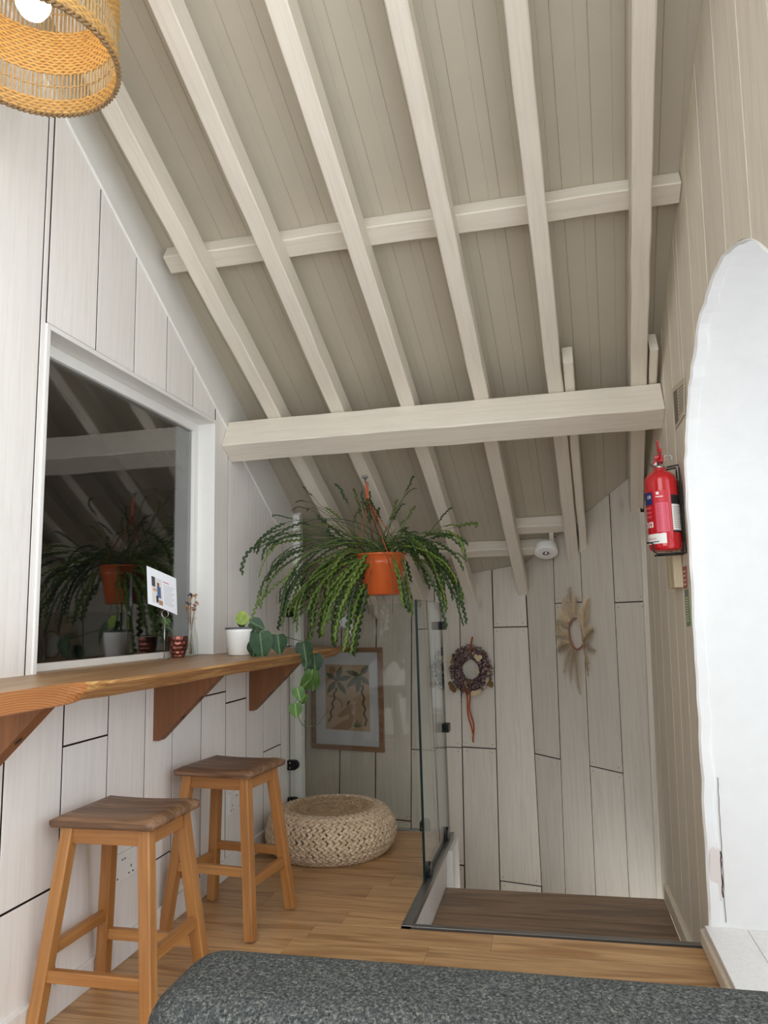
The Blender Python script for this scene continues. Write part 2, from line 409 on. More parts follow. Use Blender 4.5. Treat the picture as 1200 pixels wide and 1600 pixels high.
# --- back wall and slanting stair wall
def seam_fn(a, b, P, n, ax):
    p, q = hit(*a, P, n) - P, hit(*b, P, n) - P
    ua, ub = p.dot(ax), q.dot(ax); va, vb = p.z, q.z
    return lambda v: ua + (ub - ua) * (v - va) / (vb - va)
AX_B = Vector((1, -0.25, 0)).normalized(); AX_C = Vector((0.57, -0.67, 0)).normalized()
P_C2 = P_B.copy()                                       # both walls hinge on one upright corner
N_C = Vector((AX_C.y, -AX_C.x, 0)); N_C = -N_C if N_C.y < 0 else N_C
def wall_boards(root, P, n, ax, seams, joints, mat):
    to = lambda u, v: P + ax * u + Vector((0, 0, v))
    nails = Geo()
    def top(fn):
        v = 1.3
        for _ in range(12): v = rz_((P + ax * fn(v)).y, UC)
        return v
    for i in range(len(seams) - 1):
        f, g = seams[i], seams[i + 1]
        lv = [ZB] + sorted(joints.get(i, [])) + [None]
        for k in range(len(lv) - 1):
            z0, z1 = lv[k], lv[k + 1]
            ta, tb = (top(f), top(g)) if z1 is None else (z1, z1)
            prism('board', [(f(z0), z0), (g(z0), z0), (g(tb), tb), (f(ta), ta)], to, -n, 0.018, mat, root, 0.0010, random.uniform(0.0018, 0.0042), side=M['gap'])
            if z1 is not None:
                for u in (f(z1) + 0.025, g(z1) - 0.025):
                    for dz in (0.022, -0.022):
                        c = to(u + random.uniform(-.005, .005), z1 + dz) - n * 0.0004
                        nails.add([c + ax * 0.0028 * math.cos(t) + Vector((0, 0, 0.0028 * math.sin(t))) for t in [k2 * math.pi / 4 for k2 in range(8)]], [tuple(range(8))])
    no = nails.obj('nail_head', M['gap'], root, smooth=False); no['kind'] = 'stuff'
wb = empty('wall_back', kind='structure', label='cream washed vertical board wall behind the glass')
S = lambda a, b, P=P_B, n=N_B, ax=AX_B: seam_fn(a, b, P, n, ax)
const = lambda c: (lambda v: c)
sb = [const(-1.85), S((481.4, 958), (476, 1220)), S((533.4, 968), (530.4, 1220)), S((588, 952), (586.6, 1220)), S((643, 943), (642.4, 1296)), S((679, 950), (684, 1300)), S((718, 958), (726.4, 1388)), S((768.6, 900), (781.6, 1393)), const(0.0)]
zz = lambda px, py, P=P_B, n=N_B: hit(px, py, P, n).z
wall_boards(wb, P_B, N_B, AX_B, sb, {0: [0.2], 2: [zz(520, 1281)], 3: [zz(620, 1281)], 4: [zz(660, 1172)], 5: [zz(700, 1167), zz(715, 1351)], 6: [zz(740, 1168)], 7: [zz(800, 980), zz(810, 1380)]}, M['wall_grey'])
prism('backing_panel', [(-1.9, ZB), (0.03, ZB), (0.03, rz_(4.36, UC)), (-1.9, rz_(4.84, UC))], lambda u, v: P_B + AX_B * u + Vector((0, 0, v)) + N_B * 0.018, -N_B, 0.03, M['gap'], wb, 0, 0)
ws = empty('wall_stair', kind='structure', label='cream washed board wall slanting across the stair corner')
SC = lambda a, b: seam_fn(a, b, P_B, N_C, AX_C)
sc = [const(0.0), SC((864.4, 876), (883.5, 1400)), SC((906.4, 869), (931, 1405)), SC((952.5, 790), (983.5, 1410)), SC((1001.5, 804), (1032.5, 1414))]
zc = lambda px, py: hit(px, py, P_B, N_C).z
wall_boards(ws, P_B, N_C, AX_C, sc, {0: [zc(850, 1181)], 1: [zc(885, 942)], 2: [zc(945, 1202)], 3: [zc(985, 941)]}, M['wall_grey'])
prism('backing_panel', [(0, ZB), (0.92, ZB), (0.92, rz_(3.74, UC)), (0, rz_(4.37, UC))], lambda u, v: P_B + AX_C * u + Vector((0, 0, v)) + N_C * 0.018, -N_C, 0.03, M['gap'], ws, 0, 0)
prism('side_panel', [(3.83, ZB), (4.9, ZB), (4.9, 1.7), (3.83, 1.7)], lambda u, v: Vector((-1.93, u, v)), (1, 0, 0), 0.03, M['wall_grey'], wb, 0, 0)
prism('side_panel', [(-1.95, ZB), (-1.33, ZB), (-1.33, 1.7), (-1.95, 1.7)], lambda u, v: Vector((u, 3.868, v)), (0, 1, 0), 0.03, M['wall_grey'], wb, 0, 0)
CORNER_Y = 3.70
# --- right wall with the arched window
CORN = (Vector((XR(ZB) - 0.010, 3.694, ZB)), Vector((XR(1.5) - 0.010, 3.694, 1.5)))
AF, AN, AS, ASP, AAP = 2.55, 1.37, 0.075, 1.42, 1.905
AM = (AF + AN) / 2; AW = (AF - AN) / 2
def arch(Y): return ASP + (AAP - ASP) * max(0.0, 1 - abs((Y - AM) / AW) ** 1.9) ** (1 / 1.9)
wr = empty('wall_right', kind='structure', label='beige washed board wall with a deep arched window')
SW = (-0.6, 1.02, 0.15, 2.65)                            # second window, unseen, added beside the camera for light
def rp(u, v): return Vector((XR(v), u, v))
def rpiece(name, a, b, x, t, mat, ch, gap):
    to = lambda u, v: rp(u, v) + Vector((x, 0, 0))
    def mk(poly): return prism(name, poly, to, (-1, 0, 0), t, mat, wr, ch, gap, side=M['gap'])
    zl = -0.95 if a >= 2.58 else -0.02
    lo, hi = max(a, AN), min(b, AF)
    cut = [s for s in (a, b)]
    if hi - lo > 0.005:
        ys = [AM - AW * math.cos(t) for t in [math.pi * k / 60 for k in range(61)]]; ys = [lo] + [y for y in ys if lo + 1e-4 < y < hi - 1e-4] + [hi]
        if a < lo - 0.004: rpiece(name, a, lo, x, t, mat, ch, gap)
        if b > hi + 0.004: rpiece(name, hi, b, x, t, mat, ch, gap)
        mk([(lo, arch(lo)), *[(y, arch(y)) for y in ys[1:-1]], (hi, arch(hi)), (hi, ztop(hi)), (lo, ztop(lo))])
        mk([(lo, zl), (hi, zl), (hi, AS - 0.012), (lo, AS - 0.012)])
    elif SW[0] <= a and b <= SW[1]:
        mk([(a, -0.02), (b, -0.02), (b, SW[2]), (a, SW[2])]); mk([(a, SW[3]), (b, SW[3]), (b, ztop(b)), (a, ztop(a))])
    else: mk([(a, zl), (b, zl), (b, ztop(b)), (a, ztop(a))])
rs = [3.70, 3.50, 3.29, 3.08, 2.9, 2.72, 2.50, 2.29, 2.07, 1.85, 1.63, 1.42, 1.2, SW[1]]
for a, b in zip(rs[1:], rs[:-1]): rpiece('board', a, b, 0, 0.016, M['wall_beige'], 0.002, 0.0014)
for a, b in ((2.58, 3.74), (SW[1], 2.58), SW[:2], (RIDGE, SW[0])):
    if b > a: rpiece('backing_panel', a, b, 0.016, 0.05, M['gap'] if a > 0 else M['wall_beige'], 0, 0)
# deep arched reveal: rough rendered edge, then the smooth plastered jamb
w2 = empty('window_2', (XR(0.1), AM, AS), kind='structure', label='deep white arched window recess in the right wall')
org = Vector(w2.location)
out = [(AF, AS)] + [(AF, AS + (ASP - AS) * k / 22) for k in range(1, 22)]
out += [(AM + AW * math.cos(t), arch(AM + AW * math.cos(t))) for t in [math.pi * k / 44 for k in range(0, 45)]]
out += [(AN, ASP - (ASP - AS) * k / 22) for k in range(1, 23)]
rnd = random.Random(3)
jit = [rnd.uniform(-0.004, 0.004) for _ in out]
cen = Vector((0, AM, 1.1))
def ring(x, inset, jx=0.0, jr=0.0):
    r = []
    for k, (y, z) in enumerate(out):
        d = Vector((0, AM - y, (1.1 - z) if z > ASP else 0)).normalized()
        zz_ = z if 0 < k < len(out) - 1 else AS - 0.01
        p = Vector((XR(z) + x + jx * jit[k], y, zz_)) + d * (inset + jr * jit[(k * 7) % len(out)])
        r.append(p - org)
    return r
def skin(rings):
    V, Fc = [], []
    n = len(rings[0])
    for r in rings: V += r
    for i in range(len(rings) - 1):
        for k in range(n - 1): Fc.append((i * n + k, i * n + k + 1, (i + 1) * n + k + 1, (i + 1) * n + k))
    return V, Fc
V, Fc = skin([ring(0.02, -0.012), ring(-0.004, 0.001, 0.6, 0.6), ring(0.003, 0.005, 0.8, 1.0), ring(0.03, 0.005, 1.5, 0.6), ring(0.033, -0.003, 1.5, 0.2)])
frompy('rendered_edge', V, Fc, M['plaster'], w2, smooth=False)
V, Fc = skin([ring(0.006, -0.002), ring(0.024, 0.001), ring(0.40, 0.02), ring(0.44, 0.02)])
frompy('reveal', V, Fc, M['plaster'], w2, smooth=False)
for k in range(4):
    x0 = 0.40 + k * 0.115
    box('sill_plank', x0 - org.x + (0 if k else -0.004), x0 + 0.113 - org.x, AN - 0.01 - org.y, AF + 0.004 - org.y, -0.03, 0.0 - 0.001 * k, M['wall_white'], w2, 0.003)
box('sill_front', 0.398 - org.x, 0.413 - org.x, AN - org.y, AF + 0.004 - org.y, 0.052 - AS, -0.001, M['wall_beige'], w2, 0.002)
rc = random.Random(6)
tube('crack', [(XR(z) + 0.044 + rc.uniform(-.0015, .0015) - org.x, AF - 0.0035 - org.y, z - org.z) for z in [0.09 + 0.02 * k for k in range(22)]], 0.0011, plain('hairline grey crack', sr(120, 112, 106), 0.9), w2, 4)  # plaster crack drawn as a thin grey tube
tube('crack', [(XR(z) + 0.040 + rc.uniform(-.002, .002) - org.x, AF - 0.0028 - org.y, z - org.z) for z in [0.16 + 0.012 * k for k in range(12)]], 0.0022, M['gap'], w2, 4)
frompy('peeled_patch', [Vector((XR(z) + x - org.x, AF - 0.0056 - org.y, z - org.z)) for x, z in ((.008, .15), (.02, .142), (.036, .152), (.038, .22), (.037, .302), (.026, .298), (.02, .306), (.010, .297), (.007, .24))], [tuple(range(9))], plain('bare pinkish plaster', sr(226, 216, 210), .85), w2)
XO = 0.83
Vf, Ff = [], []
inn = [Vector((0, y + (AM - y) * 0.09, max(AS + 0.05, z - 0.05 * (z > ASP)))) for (y, z) in out]
for x in (XO, XO + 0.05):
    Vf += [Vector((x, y, z)) - org + Vector((0, (y - AM) * 0.02, 0)) for (y, z) in out] + [Vector((x, p.y, p.z)) - org for p in inn]
n = len(out)
for k in range(n):
    k2 = (k + 1) % n
    Ff += [(k, k2, n + k2, n + k), (2 * n + k, 2 * n + k2, 3 * n + k2, 3 * n + k), (n + k, n + k2, 3 * n + k2, 3 * n + k)]
frompy('frame', Vf, Ff, M['smooth_white'], w2)
box('mullion', XO - org.x, XO + 0.045 - org.x, -0.018, 0.018, 0.03, AAP - AS - 0.03, M['smooth_white'], w2, 0.003)
for zt in (0.55, 1.12): box('transom', XO - org.x, XO + 0.045 - org.x, -AW + 0.05, AW - 0.05, zt - 0.015, zt + 0.015, M['smooth_white'], w2, 0.003)
frompy('pane', [Vector((XO + 0.02, p.y, p.z)) - org for p in inn], [tuple(range(n))], M['dimming_pane'], w2)
# unseen side window and glazed gable behind the camera, added to light the room
w3 = empty('window_added_side', (0.47, (SW[0] + SW[1]) / 2, SW[2]), kind='structure', label='unseen side window added beside the camera to light the room')
hw = (SW[1] - SW[0]) / 2; hh = SW[3] - SW[2]
box('frame_rail', -0.04, 0.06, -hw, hw, 0, 0.05, M['smooth_white'], w3, 0.003); box('frame_rail', -0.04, 0.06, -hw, hw, hh - 0.05, hh, M['smooth_white'], w3, 0.003)
for y in (-hw, -0.025, hw - 0.05): box('frame_stile', -0.04, 0.06, y, y + 0.05, 0.05, hh - 0.05, M['smooth_white'], w3, 0.003)
box('pane', 0.0, 0.004, -hw + 0.05, hw - 0.05, 0.05, hh - 0.05, M['clear_pane'], w3)
w4 = empty('window_added_rear', (-0.45, -0.85, 0), kind='structure', label='unseen tall glazed gable added behind the camera to light the room')
for x in (-0.95, -0.35, 0.25, 0.87): box('frame_stile', x, x + 0.05, -0.04, 0.0, 0, ztop(RIDGE) - 0.02, M['smooth_white'], w4, 0.003)
for z in (0, 2.1, ztop(RIDGE) - 0.07): box('frame_rail', -0.95, 0.92, -0.04, 0.0, z, z + 0.05, M['smooth_white'], w4, 0.003)
box('pane', -0.95, 0.92, -0.022, -0.018, 0.05, ztop(RIDGE) - 0.07, M['clear_pane'], w4)

# --- ceiling: boards, rafters, purlins and the tie beam
ce = empty('ceiling', kind='structure', label='sloping beaded board ceiling carried on white painted rafters')
def roof_frame(X0, Y, u=0.0):
    """matrix: local x along the fall, y across, z up out of the roof; origin on the rafter underside plane"""
    p = Vector((X0 + SK * (Y - 2.93), Y, rz_(Y, u)))
    m = Matrix.Identity(4)
    for i in range(3):
        m[i][0], m[i][1], m[i][2], m[i][3] = DIR[i], -WID[i], NRM[i], p[i]
    return m
LEN = lambda Y0, Y1: (Y1 - Y0) / DIR.y
def timber(name, x0, x1, y0, y1, z0, z1, Mx, seed, jitter=0.002, parent=None, mat=None, seg=0.12, label=None, prof=None):
    """a sawn balk with slightly uneven arrises"""
    r = random.Random(seed); n = max(2, int(abs(x1 - x0) / seg)); V, Fc = [], []
    c = 0.004
    base = [(y0 + c, z0), (y1 - c, z0), (y1, z0 + c), (y1, z1 - c), (y1 - c, z1), (y0 + c, z1), (y0, z1 - c), (y0, z0 + c)]
    m = len(base)
    for i in range(n + 1):
        x = x0 + (x1 - x0) * i / n
        oy, oz = r.uniform(-jitter, jitter), r.uniform(-jitter, jitter)
        for k, (y, z) in enumerate(base):
            V.append(Vector((x, y + oy + r.uniform(-1, 1) * jitter * 0.6, z + oz + r.uniform(-1, 1) * jitter * 0.6)))
    for i in range(n):
        for k in range(m): Fc.append((i * m + k, i * m + (k + 1) % m, (i + 1) * m + (k + 1) % m, (i + 1) * m + k))
    Fc += [tuple(range(m)), tuple(n * m + k for k in range(m))]
    o = frompy(name, V, Fc, mat or M['timber'], parent, label)
    o.matrix_world = Mx
    return o
YTOP = -0.83
BW = 0.102
prof = [(0.0, 0.0022), (0.0014, 0.0), (BW * 0.36, 0), (BW * 0.36 + 0.0015, 0.0012), (BW * 0.36 + 0.003, 0), (BW - 0.0016, 0.0), (BW - 0.0002, 0.0022), (BW - 0.0002, 0.014), (0.0, 0.014)]
Lc = LEN(YTOP, 4.95)
me_b = None
X = -2.0
while X < 0.66:
    V = [Vector((x, y, z)) for x in (0, Lc) for (y, z) in prof]; m = len(prof)
    Fc = [(k, (k + 1) % m, m + (k + 1) % m, m + k) for k in range(m)] + [tuple(range(m)), tuple(range(m, 2 * m))]
    if me_b is None:
        o = frompy('ceiling_board', V, Fc, M['ceil'], ce); me_b = o.data
    else:
        o = bpy.data.objects.new('ceiling_board', me_b); col.objects.link(o); o.parent = ce
    o.matrix_world = roof_frame(X - SK * (YTOP - 2.93) + SK * (YTOP - 2.93), YTOP, UC)
    X += BW
bm = bmesh.new(); bm_box(bm, 0, Lc, -2.75, 0.2, 0.016, 0.06)
o = frombm('roof_deck', bm, M['ceil'], ce); o.matrix_world = roof_frame(-2.0, YTOP, UC)
RAF = [(-1.181, 4.72), (-0.892, 4.60), (-0.583, 4.52), (-0.271, 4.42), (0.030, 4.12), (0.351, 3.76)]
for i, (x0, ye) in enumerate(RAF):
    timber('rafter', 0, LEN(YTOP, ye), -0.061, 0.0, 0.0, 0.098, roof_frame(x0, YTOP), 20 + i, 0.0013, ce)
# stubs bolted beside the two right-hand rafters
timber('rafter_stub', 0, LEN(2.84, 4.09), -0.038, 0.0, 0.004, 0.098, roof_frame(0.099, 2.84), 41, 0.0015, ce)
timber('rafter_stub', 0, LEN(2.82, 3.0), -0.03, 0.0, 0.006, 0.098, roof_frame(0.421, 2.82), 42, 0.0015, ce)
def purlin(name, xa, xb, Y, u0, h, d, seed, mat=None, label=None, tilt=0.0):
    p = Vector((xa, Y, rz_(Y, 0))) + NRM * u0
    e = Vector((1, tilt, 0)).normalized(); f = NRM.cross(e).normalized(); nn = e.cross(f)
    mx = Matrix.Identity(4)
    for i in range(3): mx[i][0], mx[i][1], mx[i][2], mx[i][3] = e[i], f[i], nn[i], p[i]
    return timber(name, 0, xb - xa, 0, d, 0, h, mx, seed, 0.0015, ce, mat, 0.1, label)
purlin('purlin', -1.338, 0.478, 2.285, 0.098, 0.064, 0.075, 51)
purlin('purlin', -1.7, 0.04, 4.075, 0.098, 0.064, 0.07, 52)
purlin('purlin', -0.205, 0.19, 3.895, 0.098, 0.064, 0.07, 53)
# tie beam set square to the roof fall
purlin('tie_beam', XL + 0.002, 0.462, 2.965, -0.142, 0.140, 0.115, 54, label='heavy white tie beam crossing the room under the rafters')

# --- floor
fl = empty('floor', kind='structure', label='oak plank floor with a stair opening at the back right')
FB = 3.70; XS = -0.556; YS = 2.589
g = Geo()
bm = bmesh.new(); bm_box(bm, XL - 0.02, 0.46, -0.85, YS, -0.06, -0.013); bm_box(bm, XL - 0.02, XS, YS, FB, -0.06, -0.013)
frombm('subfloor', bm, M['gap'], fl)
PWD = 0.125
rnd = random.Random(11)
y1 = FB; row = 0
while y1 > 0.0:
    y0 = y1 - PWD
    xr = XS if y0 >= YS - 0.03 else XR(0) - 0.002
    if y0 < YS - 0.03 and y1 > YS + 0.03: xr = XS
    ya = y1
    x = XL; L = rnd.uniform(0.25, 0.7)
    while x < xr - 0.001:
        xe = min(xr, x + L)
        if xr - xe < 0.12: xe = xr
        prism('plank', [(x, y0), (xe, y0), (xe, ya), (x, ya)], lambda u, v: Vector((u, v, 0)), (0, 0, 1), 0.013, M['oak'], fl, 0.0009, 0.0003)
        x = xe; L = rnd.choice((0.45, 0.6, 0.75, 0.9))
    # front nosing row is cut by the opening
    y1 = y0; row += 1
t1 = empty('trim_1', kind='structure', label='grey metal edging around the stair opening')
box('side_channel', -0.556, -0.522, YS, FB, -0.02, 0.004, M['steel'], t1, 0.001)
box('front_edging', -0.556, XR(0) - 0.002, YS, YS + 0.024, -0.02, 0.003, M['steel'], t1, 0.001)
box('back_edging', XL, -0.556, FB, FB + 0.02, -0.02, 0.004, M['steel'], t1, 0.001)
# kerb lining and the stairs below
kl = empty('wall_kerb', kind='structure', label='white boarded side of the stair opening under the glass')
for a, b in ((YS + 0.02, 2.86), (2.86, 3.12), (3.12, 3.38), (3.38, FB)):
    prism('board', [(a, -0.95), (b, -0.95), (b, -0.02), (a, -0.02)], lambda u, v: Vector((-0.536, u, v)), (1, 0, 0), 0.016, M['wall_white'], kl, 0.002, 0.001)
box('kerb_post', -0.5355, -0.503, 3.49, FB, -0.95, -0.021, M['wall_white'], kl, 0.003)
prism('riser', [(-0.535, -0.95), (XR(-0.5), -0.95), (XR(0), -0.021), (-0.535, -0.021)], lambda u, v: Vector((u, YS + 0.02, v)), (0, 1, 0), 0.02, M['wall_white'], kl, 0, 0)
prism('front_board', [(-1.5, -0.95), (-0.54, -0.95), (-0.54, -0.021), (-1.5, -0.021)], lambda u, v: Vector((u, FB + 0.012, v)), (0, 1, 0), 0.02, M['wall_white'], kl, 0, 0)
st = empty('stairs', (-0.05, 3.1, -0.17), kind='structure', label='grey brown wooden stair landing below the floor edge')
for a, b in ((2.615, 2.905), (2.905, 3.195), (3.195, 3.47)):
    prism('tread_plank', [(-0.534, a), (0.388, a), (0.388, b), (-0.534, b)], lambda u, v: Vector((u + 0.05, v - 3.1, 0.0)), (0, 0, 1), 0.03, M['tread'], st, 0.0012, 0.0004)
prism('riser', [(-0.534, -0.2), (0.388, -0.2), (0.388, -0.03), (-0.534, -0.03)], lambda u, v: Vector((u + 0.05, 3.45 - 3.1, v)), (0, 1, 0), 0.02, M['wall_white'], st, 0, 0)
prism('lower_tread', [(-1.9, 3.45), (0.39, 3.45), (0.39, 3.75), (-0.1, 4.35), (-1.9, 4.8)], lambda u, v: Vector((u + 0.05, v - 3.1, -0.62)), (0, 0, 1), 0.03, M['tread'], st, 0, 0)
br = box('baseboard_right', 0.388, XR(0.03), 0.2, 2.60, 0.0, 0.05, M['wall_beige'], None, 0.008, seg=3); tag(br, 'rounded beige skirting along the right wall', kind='structure')
bs = box('baseboard_stair', 0.387, 0.407, 2.615, 3.46, -0.17, -0.105, M['wall_beige'], None, 0.005); tag(bs, 'beige skirting beside the stair landing', kind='structure')

# ================================================================== OBJECTS
def frame_to(a, b, up=Vector((0, 0, 1))):
    """matrix with local z from a to b"""
    a, b = Vector(a), Vector(b); z = (b - a).normalized()
    x = up.cross(z)
    x = x.normalized() if x.length > 1e-4 else Vector((1, 0, 0))
    y = z.cross(x); m = Matrix.Identity(4)
    for i in range(3): m[i][0], m[i][1], m[i][2], m[i][3] = x[i], y[i], z[i], a[i]
    return m, (b - a).length
def bar(name, a, b, wx, wy, mat, parent, bev=0.003, up=Vector((0, 1, 0)), label=None):
    m, L = frame_to(a, b, up)
    bm = bmesh.new(); bm_box(bm, -wx / 2, wx / 2, -wy / 2, wy / 2, 0, L, None, bev, 2)
    o = frombm(name, bm, mat, parent, label); o.matrix_local = m
    return o
def axes(o, x, y, z):
    m = Matrix.Identity(4)
    for i in range(3): m[i][0], m[i][1], m[i][2], m[i][3] = x[i], y[i], z[i], o[i]
    return m

bar('corner_strip', CORN[0], CORN[1], 0.024, 0.024, M['wall_grey'], ws, 0.002)

# --- live edge bar slab
def bar_slab():
    rnd = random.Random(5); n = 92; Y0, Y1, zt, zb = 1.12, 3.455, 0.90, 0.853
    org = Vector((-1.2, 2.3, zb)); V, Fc = [], []
    K = 7
    for i in range(n + 1):
        Y = Y0 + (Y1 - Y0) * i / n
        s = min(1, max(0, (Y - 1.46) / 0.12)); s = s * s * (3 - 2 * s)
        wob = 0.010 * noise.noise((Y * 3.1, 1.3, 0)) + 0.005 * noise.noise((Y * 11, 4, 0))
        knot = 0.016 * math.exp(-((Y - 1.55) / 0.05) ** 2)
        ft = -1.04 * (1 - s) + (-0.972 + wob + 0.012 * (Y - 2)) * s
        fb = -1.045 * (1 - s) + (-1.05 + wob * 1.4 + 0.018 * (Y - 2) - knot) * s
        e = min(1.0, (Y1 - Y) / 0.05); ft -= (1 - e) * 0.012
        bk = -1.433 if WY0 + 0.02 < Y < WY1 - 0.02 else XL + 0.001
        zz1 = zt + 0.0008 * noise.noise((Y * 5, 0, 2))
        pts = [(bk, zb), (bk, zt), (ft - 0.012, zz1), (ft, zz1 - 0.006), (ft * 0.5 + fb * 0.5 + 0.007 * noise.noise((Y * 9, 7, 1)), zb + 0.024 + 0.004 * noise.noise((Y * 17, 2, 2))), (fb, zb + 0.004), (fb - 0.012, zb)]
        for (x, z) in pts: V.append(Vector((x, Y, z)) - org)
    for i in range(n):
        for k in range(K): Fc.append((i * K + k, i * K + (k + 1) % K, (i + 1) * K + (k + 1) % K, (i + 1) * K + k))
    Fc += [tuple(range(K)), tuple(n * K + k for k in range(K))]
    o = frompy('bar_slab', V, Fc, [M['slab'], M['slab_edge'], M['endgrain']]); o.location = org
    for p in o.data.polygons:
        c = p.center + org
        if p.normal.x > 0.3: p.material_index = 2 if c.y < 1.5 else 1
        if abs(p.normal.y) > 0.9: p.material_index = 2
    tag(o, 'long live edge wooden bar slab fixed along the left wall under the window', 'shelf')
m, nt, b = newmat('sawn end grain')
v = coords(nt, (1, 1, 1), False)
sp = N(nt, 'ShaderNodeVectorMath', operation='LENGTH'); mp = N(nt, 'ShaderNodeMapping'); mp.inputs['Location'].default_value = (0, 0.45, 0.055); mp.inputs['Scale'].default_value = (0, 0.45, 1.4)
nt.links.new(v, mp.inputs['Vector']); nz = noise_n(nt, v, 7, 3, 0.5)
va = N(nt, 'ShaderNodeVectorMath', operation='ADD'); sc_ = N(nt, 'ShaderNodeVectorMath', operation='SCALE'); sc_.inputs['Scale'].default_value = 0.012
cxyz = N(nt, 'ShaderNodeCombineXYZ'); nt.links.new(nz, cxyz.inputs[1]); nt.links.new(cxyz.outputs[0], sc_.inputs[0]); nt.links.new(mp.outputs[0], va.inputs[0]); nt.links.new(sc_.outputs[0], va.inputs[1])
nt.links.new(va.outputs[0], sp.inputs[0])
mu = N(nt, 'ShaderNodeMath', operation='MULTIPLY'); mu.inputs[1].default_value = 900; nt.links.new(sp.outputs['Value'], mu.inputs[0])
sn = N(nt, 'ShaderNodeMath', operation='SINE'); nt.links.new(mu.outputs[0], sn.inputs[0])
mr = N(nt, 'ShaderNodeMapRange'); mr.inputs['From Min'].default_value = -1; nt.links.new(sn.outputs[0], mr.inputs['Value'])
nt.links.new(mixc(nt, mr.outputs[0], sr(158, 98, 52), sr(186, 126, 74)), b.inputs['Base Color']); b.inputs['Roughness'].default_value = 0.5
M['endgrain'] = m
bar_slab()
def bracket(Y, label):
    t = 0.044
    r = empty('shelf_bracket', (XL, Y, 0.63), label=label, cat='bracket', group='triangular brackets under the bar slab')
    V = [Vector(p) for y in (0, t) for p in ((0, y, 0), (0, y, 0.2225), (0.236, y, 0.2225), (0.242, y, 0.212), (0.022, y, 0.0))]
    n = 5; Fc = [(0, 1, 2, 3, 4), (5, 6, 7, 8, 9)] + [(k, (k + 1) % n, n + (k + 1) % n, n + k) for k in range(n)]
    frompy('gusset', V, Fc, M['bracket'], r)
    d = Vector((0.220, 0, 0.212)).normalized(); nn = Vector((d.z, 0, -d.x))
    for s in (0.36, 0.66):
        c = Vector((0.022, t / 2, 0)) + d * (0.3055 * s) + nn * 0.0006
        y = Vector((0, 1, 0))
        frompy('screw_hole', [c + d * 0.011 * math.cos(a) + y * 0.0085 * math.sin(a) for a in [k * math.pi / 8 for k in range(16)]], [tuple(range(16))], M['ink'], r)
bracket(1.475, 'wooden bracket with two dark screw holes under the near end of the slab')
bracket(2.372, 'triangular wooden bracket under the slab between the two stools')
bracket(3.200, 'triangular wooden bracket under the far end of the slab by the trailing vine')

# --- stools
def stool(x, y, rz, label, zx, zy):
    r = empty('bar_stool', (x, y, 0), rz, label, 'stool', 'worn wooden bar stools by the left wall')
    n = 14; V, Fc = [], []
    W, D, zt, th = 0.302, 0.259, 0.532, 0.030
    for j in range(n + 1):
        for i in range(n + 1):
            u, v = -1 + 2 * i / n, -1 + 2 * j / n
            ex = (1 - abs(u)) * W / 2; ey = (1 - abs(v)) * D / 2
            rd = 0.012
            drop = 0.0
            for e in (ex, ey):
                if e < rd: drop += rd - math.sqrt(max(0, rd * rd - (rd - e) ** 2))
            z = zt - 0.007 * (1 - u * u) * (1 - 0.3 * v * v) - min(drop, rd)
            V.append(Vector((u * W / 2, v * D / 2, z)))
    m = n + 1
    for j in range(n):
        for i in range(n): Fc.append((j * m + i, j * m + i + 1, (j + 1) * m + i + 1, (j + 1) * m + i))
    bd = [i for i in range(m)] + [j * m + n for j in range(1, m)] + [n * m + i for i in range(n - 1, -1, -1)] + [j * m for j in range(n - 1, 0, -1)]
    b0 = len(V)
    for q, (dz, k) in enumerate(((-0.010, 1.0), (-0.018, 0.975))):
        for i in bd: V.append(Vector((V[i].x * k, V[i].y * k, zt - 0.012 + dz)))
    L = len(bd)
    for i in range(L):
        j = (i + 1) % L
        Fc.append((bd[i], bd[j], b0 + j, b0 + i)); Fc.append((b0 + i, b0 + j, b0 + L + j, b0 + L + i))
    Fc.append(tuple(b0 + L + i for i in range(L)))
    frompy('seat', V, Fc, M['seat'], r, label='dark worn saddle seat', smooth=True)
    T, B = (0.112, 0.092, 0.503), (0.163, 0.146, 0.001)
    P = lambda sx, sy, z: Vector((sx * (B[0] + (T[0] - B[0]) * z / T[2]), sy * (B[1] + (T[1] - B[1]) * z / T[2]), z))
    for sx in (-1, 1):
        for sy in (-1, 1): bar('leg', P(sx, sy, 0.004), P(sx, sy, T[2]), 0.034, 0.034, M['leg'], r, 0.004)
    for s in (-1, 1):
        bar('apron', P(-1, s, 0.478) + Vector((0.014, 0, 0)), P(1, s, 0.478) - Vector((0.014, 0, 0)), 0.040, 0.018, M['leg'], r, 0.002)
        bar('apron', P(s, -1, 0.478) + Vector((0, 0.014, 0)), P(s, 1, 0.478) - Vector((0, 0.014, 0)), 0.018, 0.040, M['leg'], r, 0.002, Vector((0, 0, 1)))
        bar('stretcher', P(-1, s, zx) + Vector((0.012, 0, 0)), P(1, s, zx) - Vector((0.012, 0, 0)), 0.030, 0.020, M['leg'], r, 0.003)
        bar('stretcher', P(s, -1, zy) + Vector((0, 0.012, 0)), P(s, 1, zy) - Vector((0, 0.012, 0)), 0.020, 0.030, M['leg'], r, 0.003, Vector((0, 0, 1)))
    return r
stool(-1.172, 1.915, -0.012, 'nearer wooden bar stool with a worn brown seat beside the white wall', 0.145, 0.20)
stool(-1.158, 2.554, -0.113, 'farther wooden bar stool standing in front of the round pouf', 0.205, 0.17)

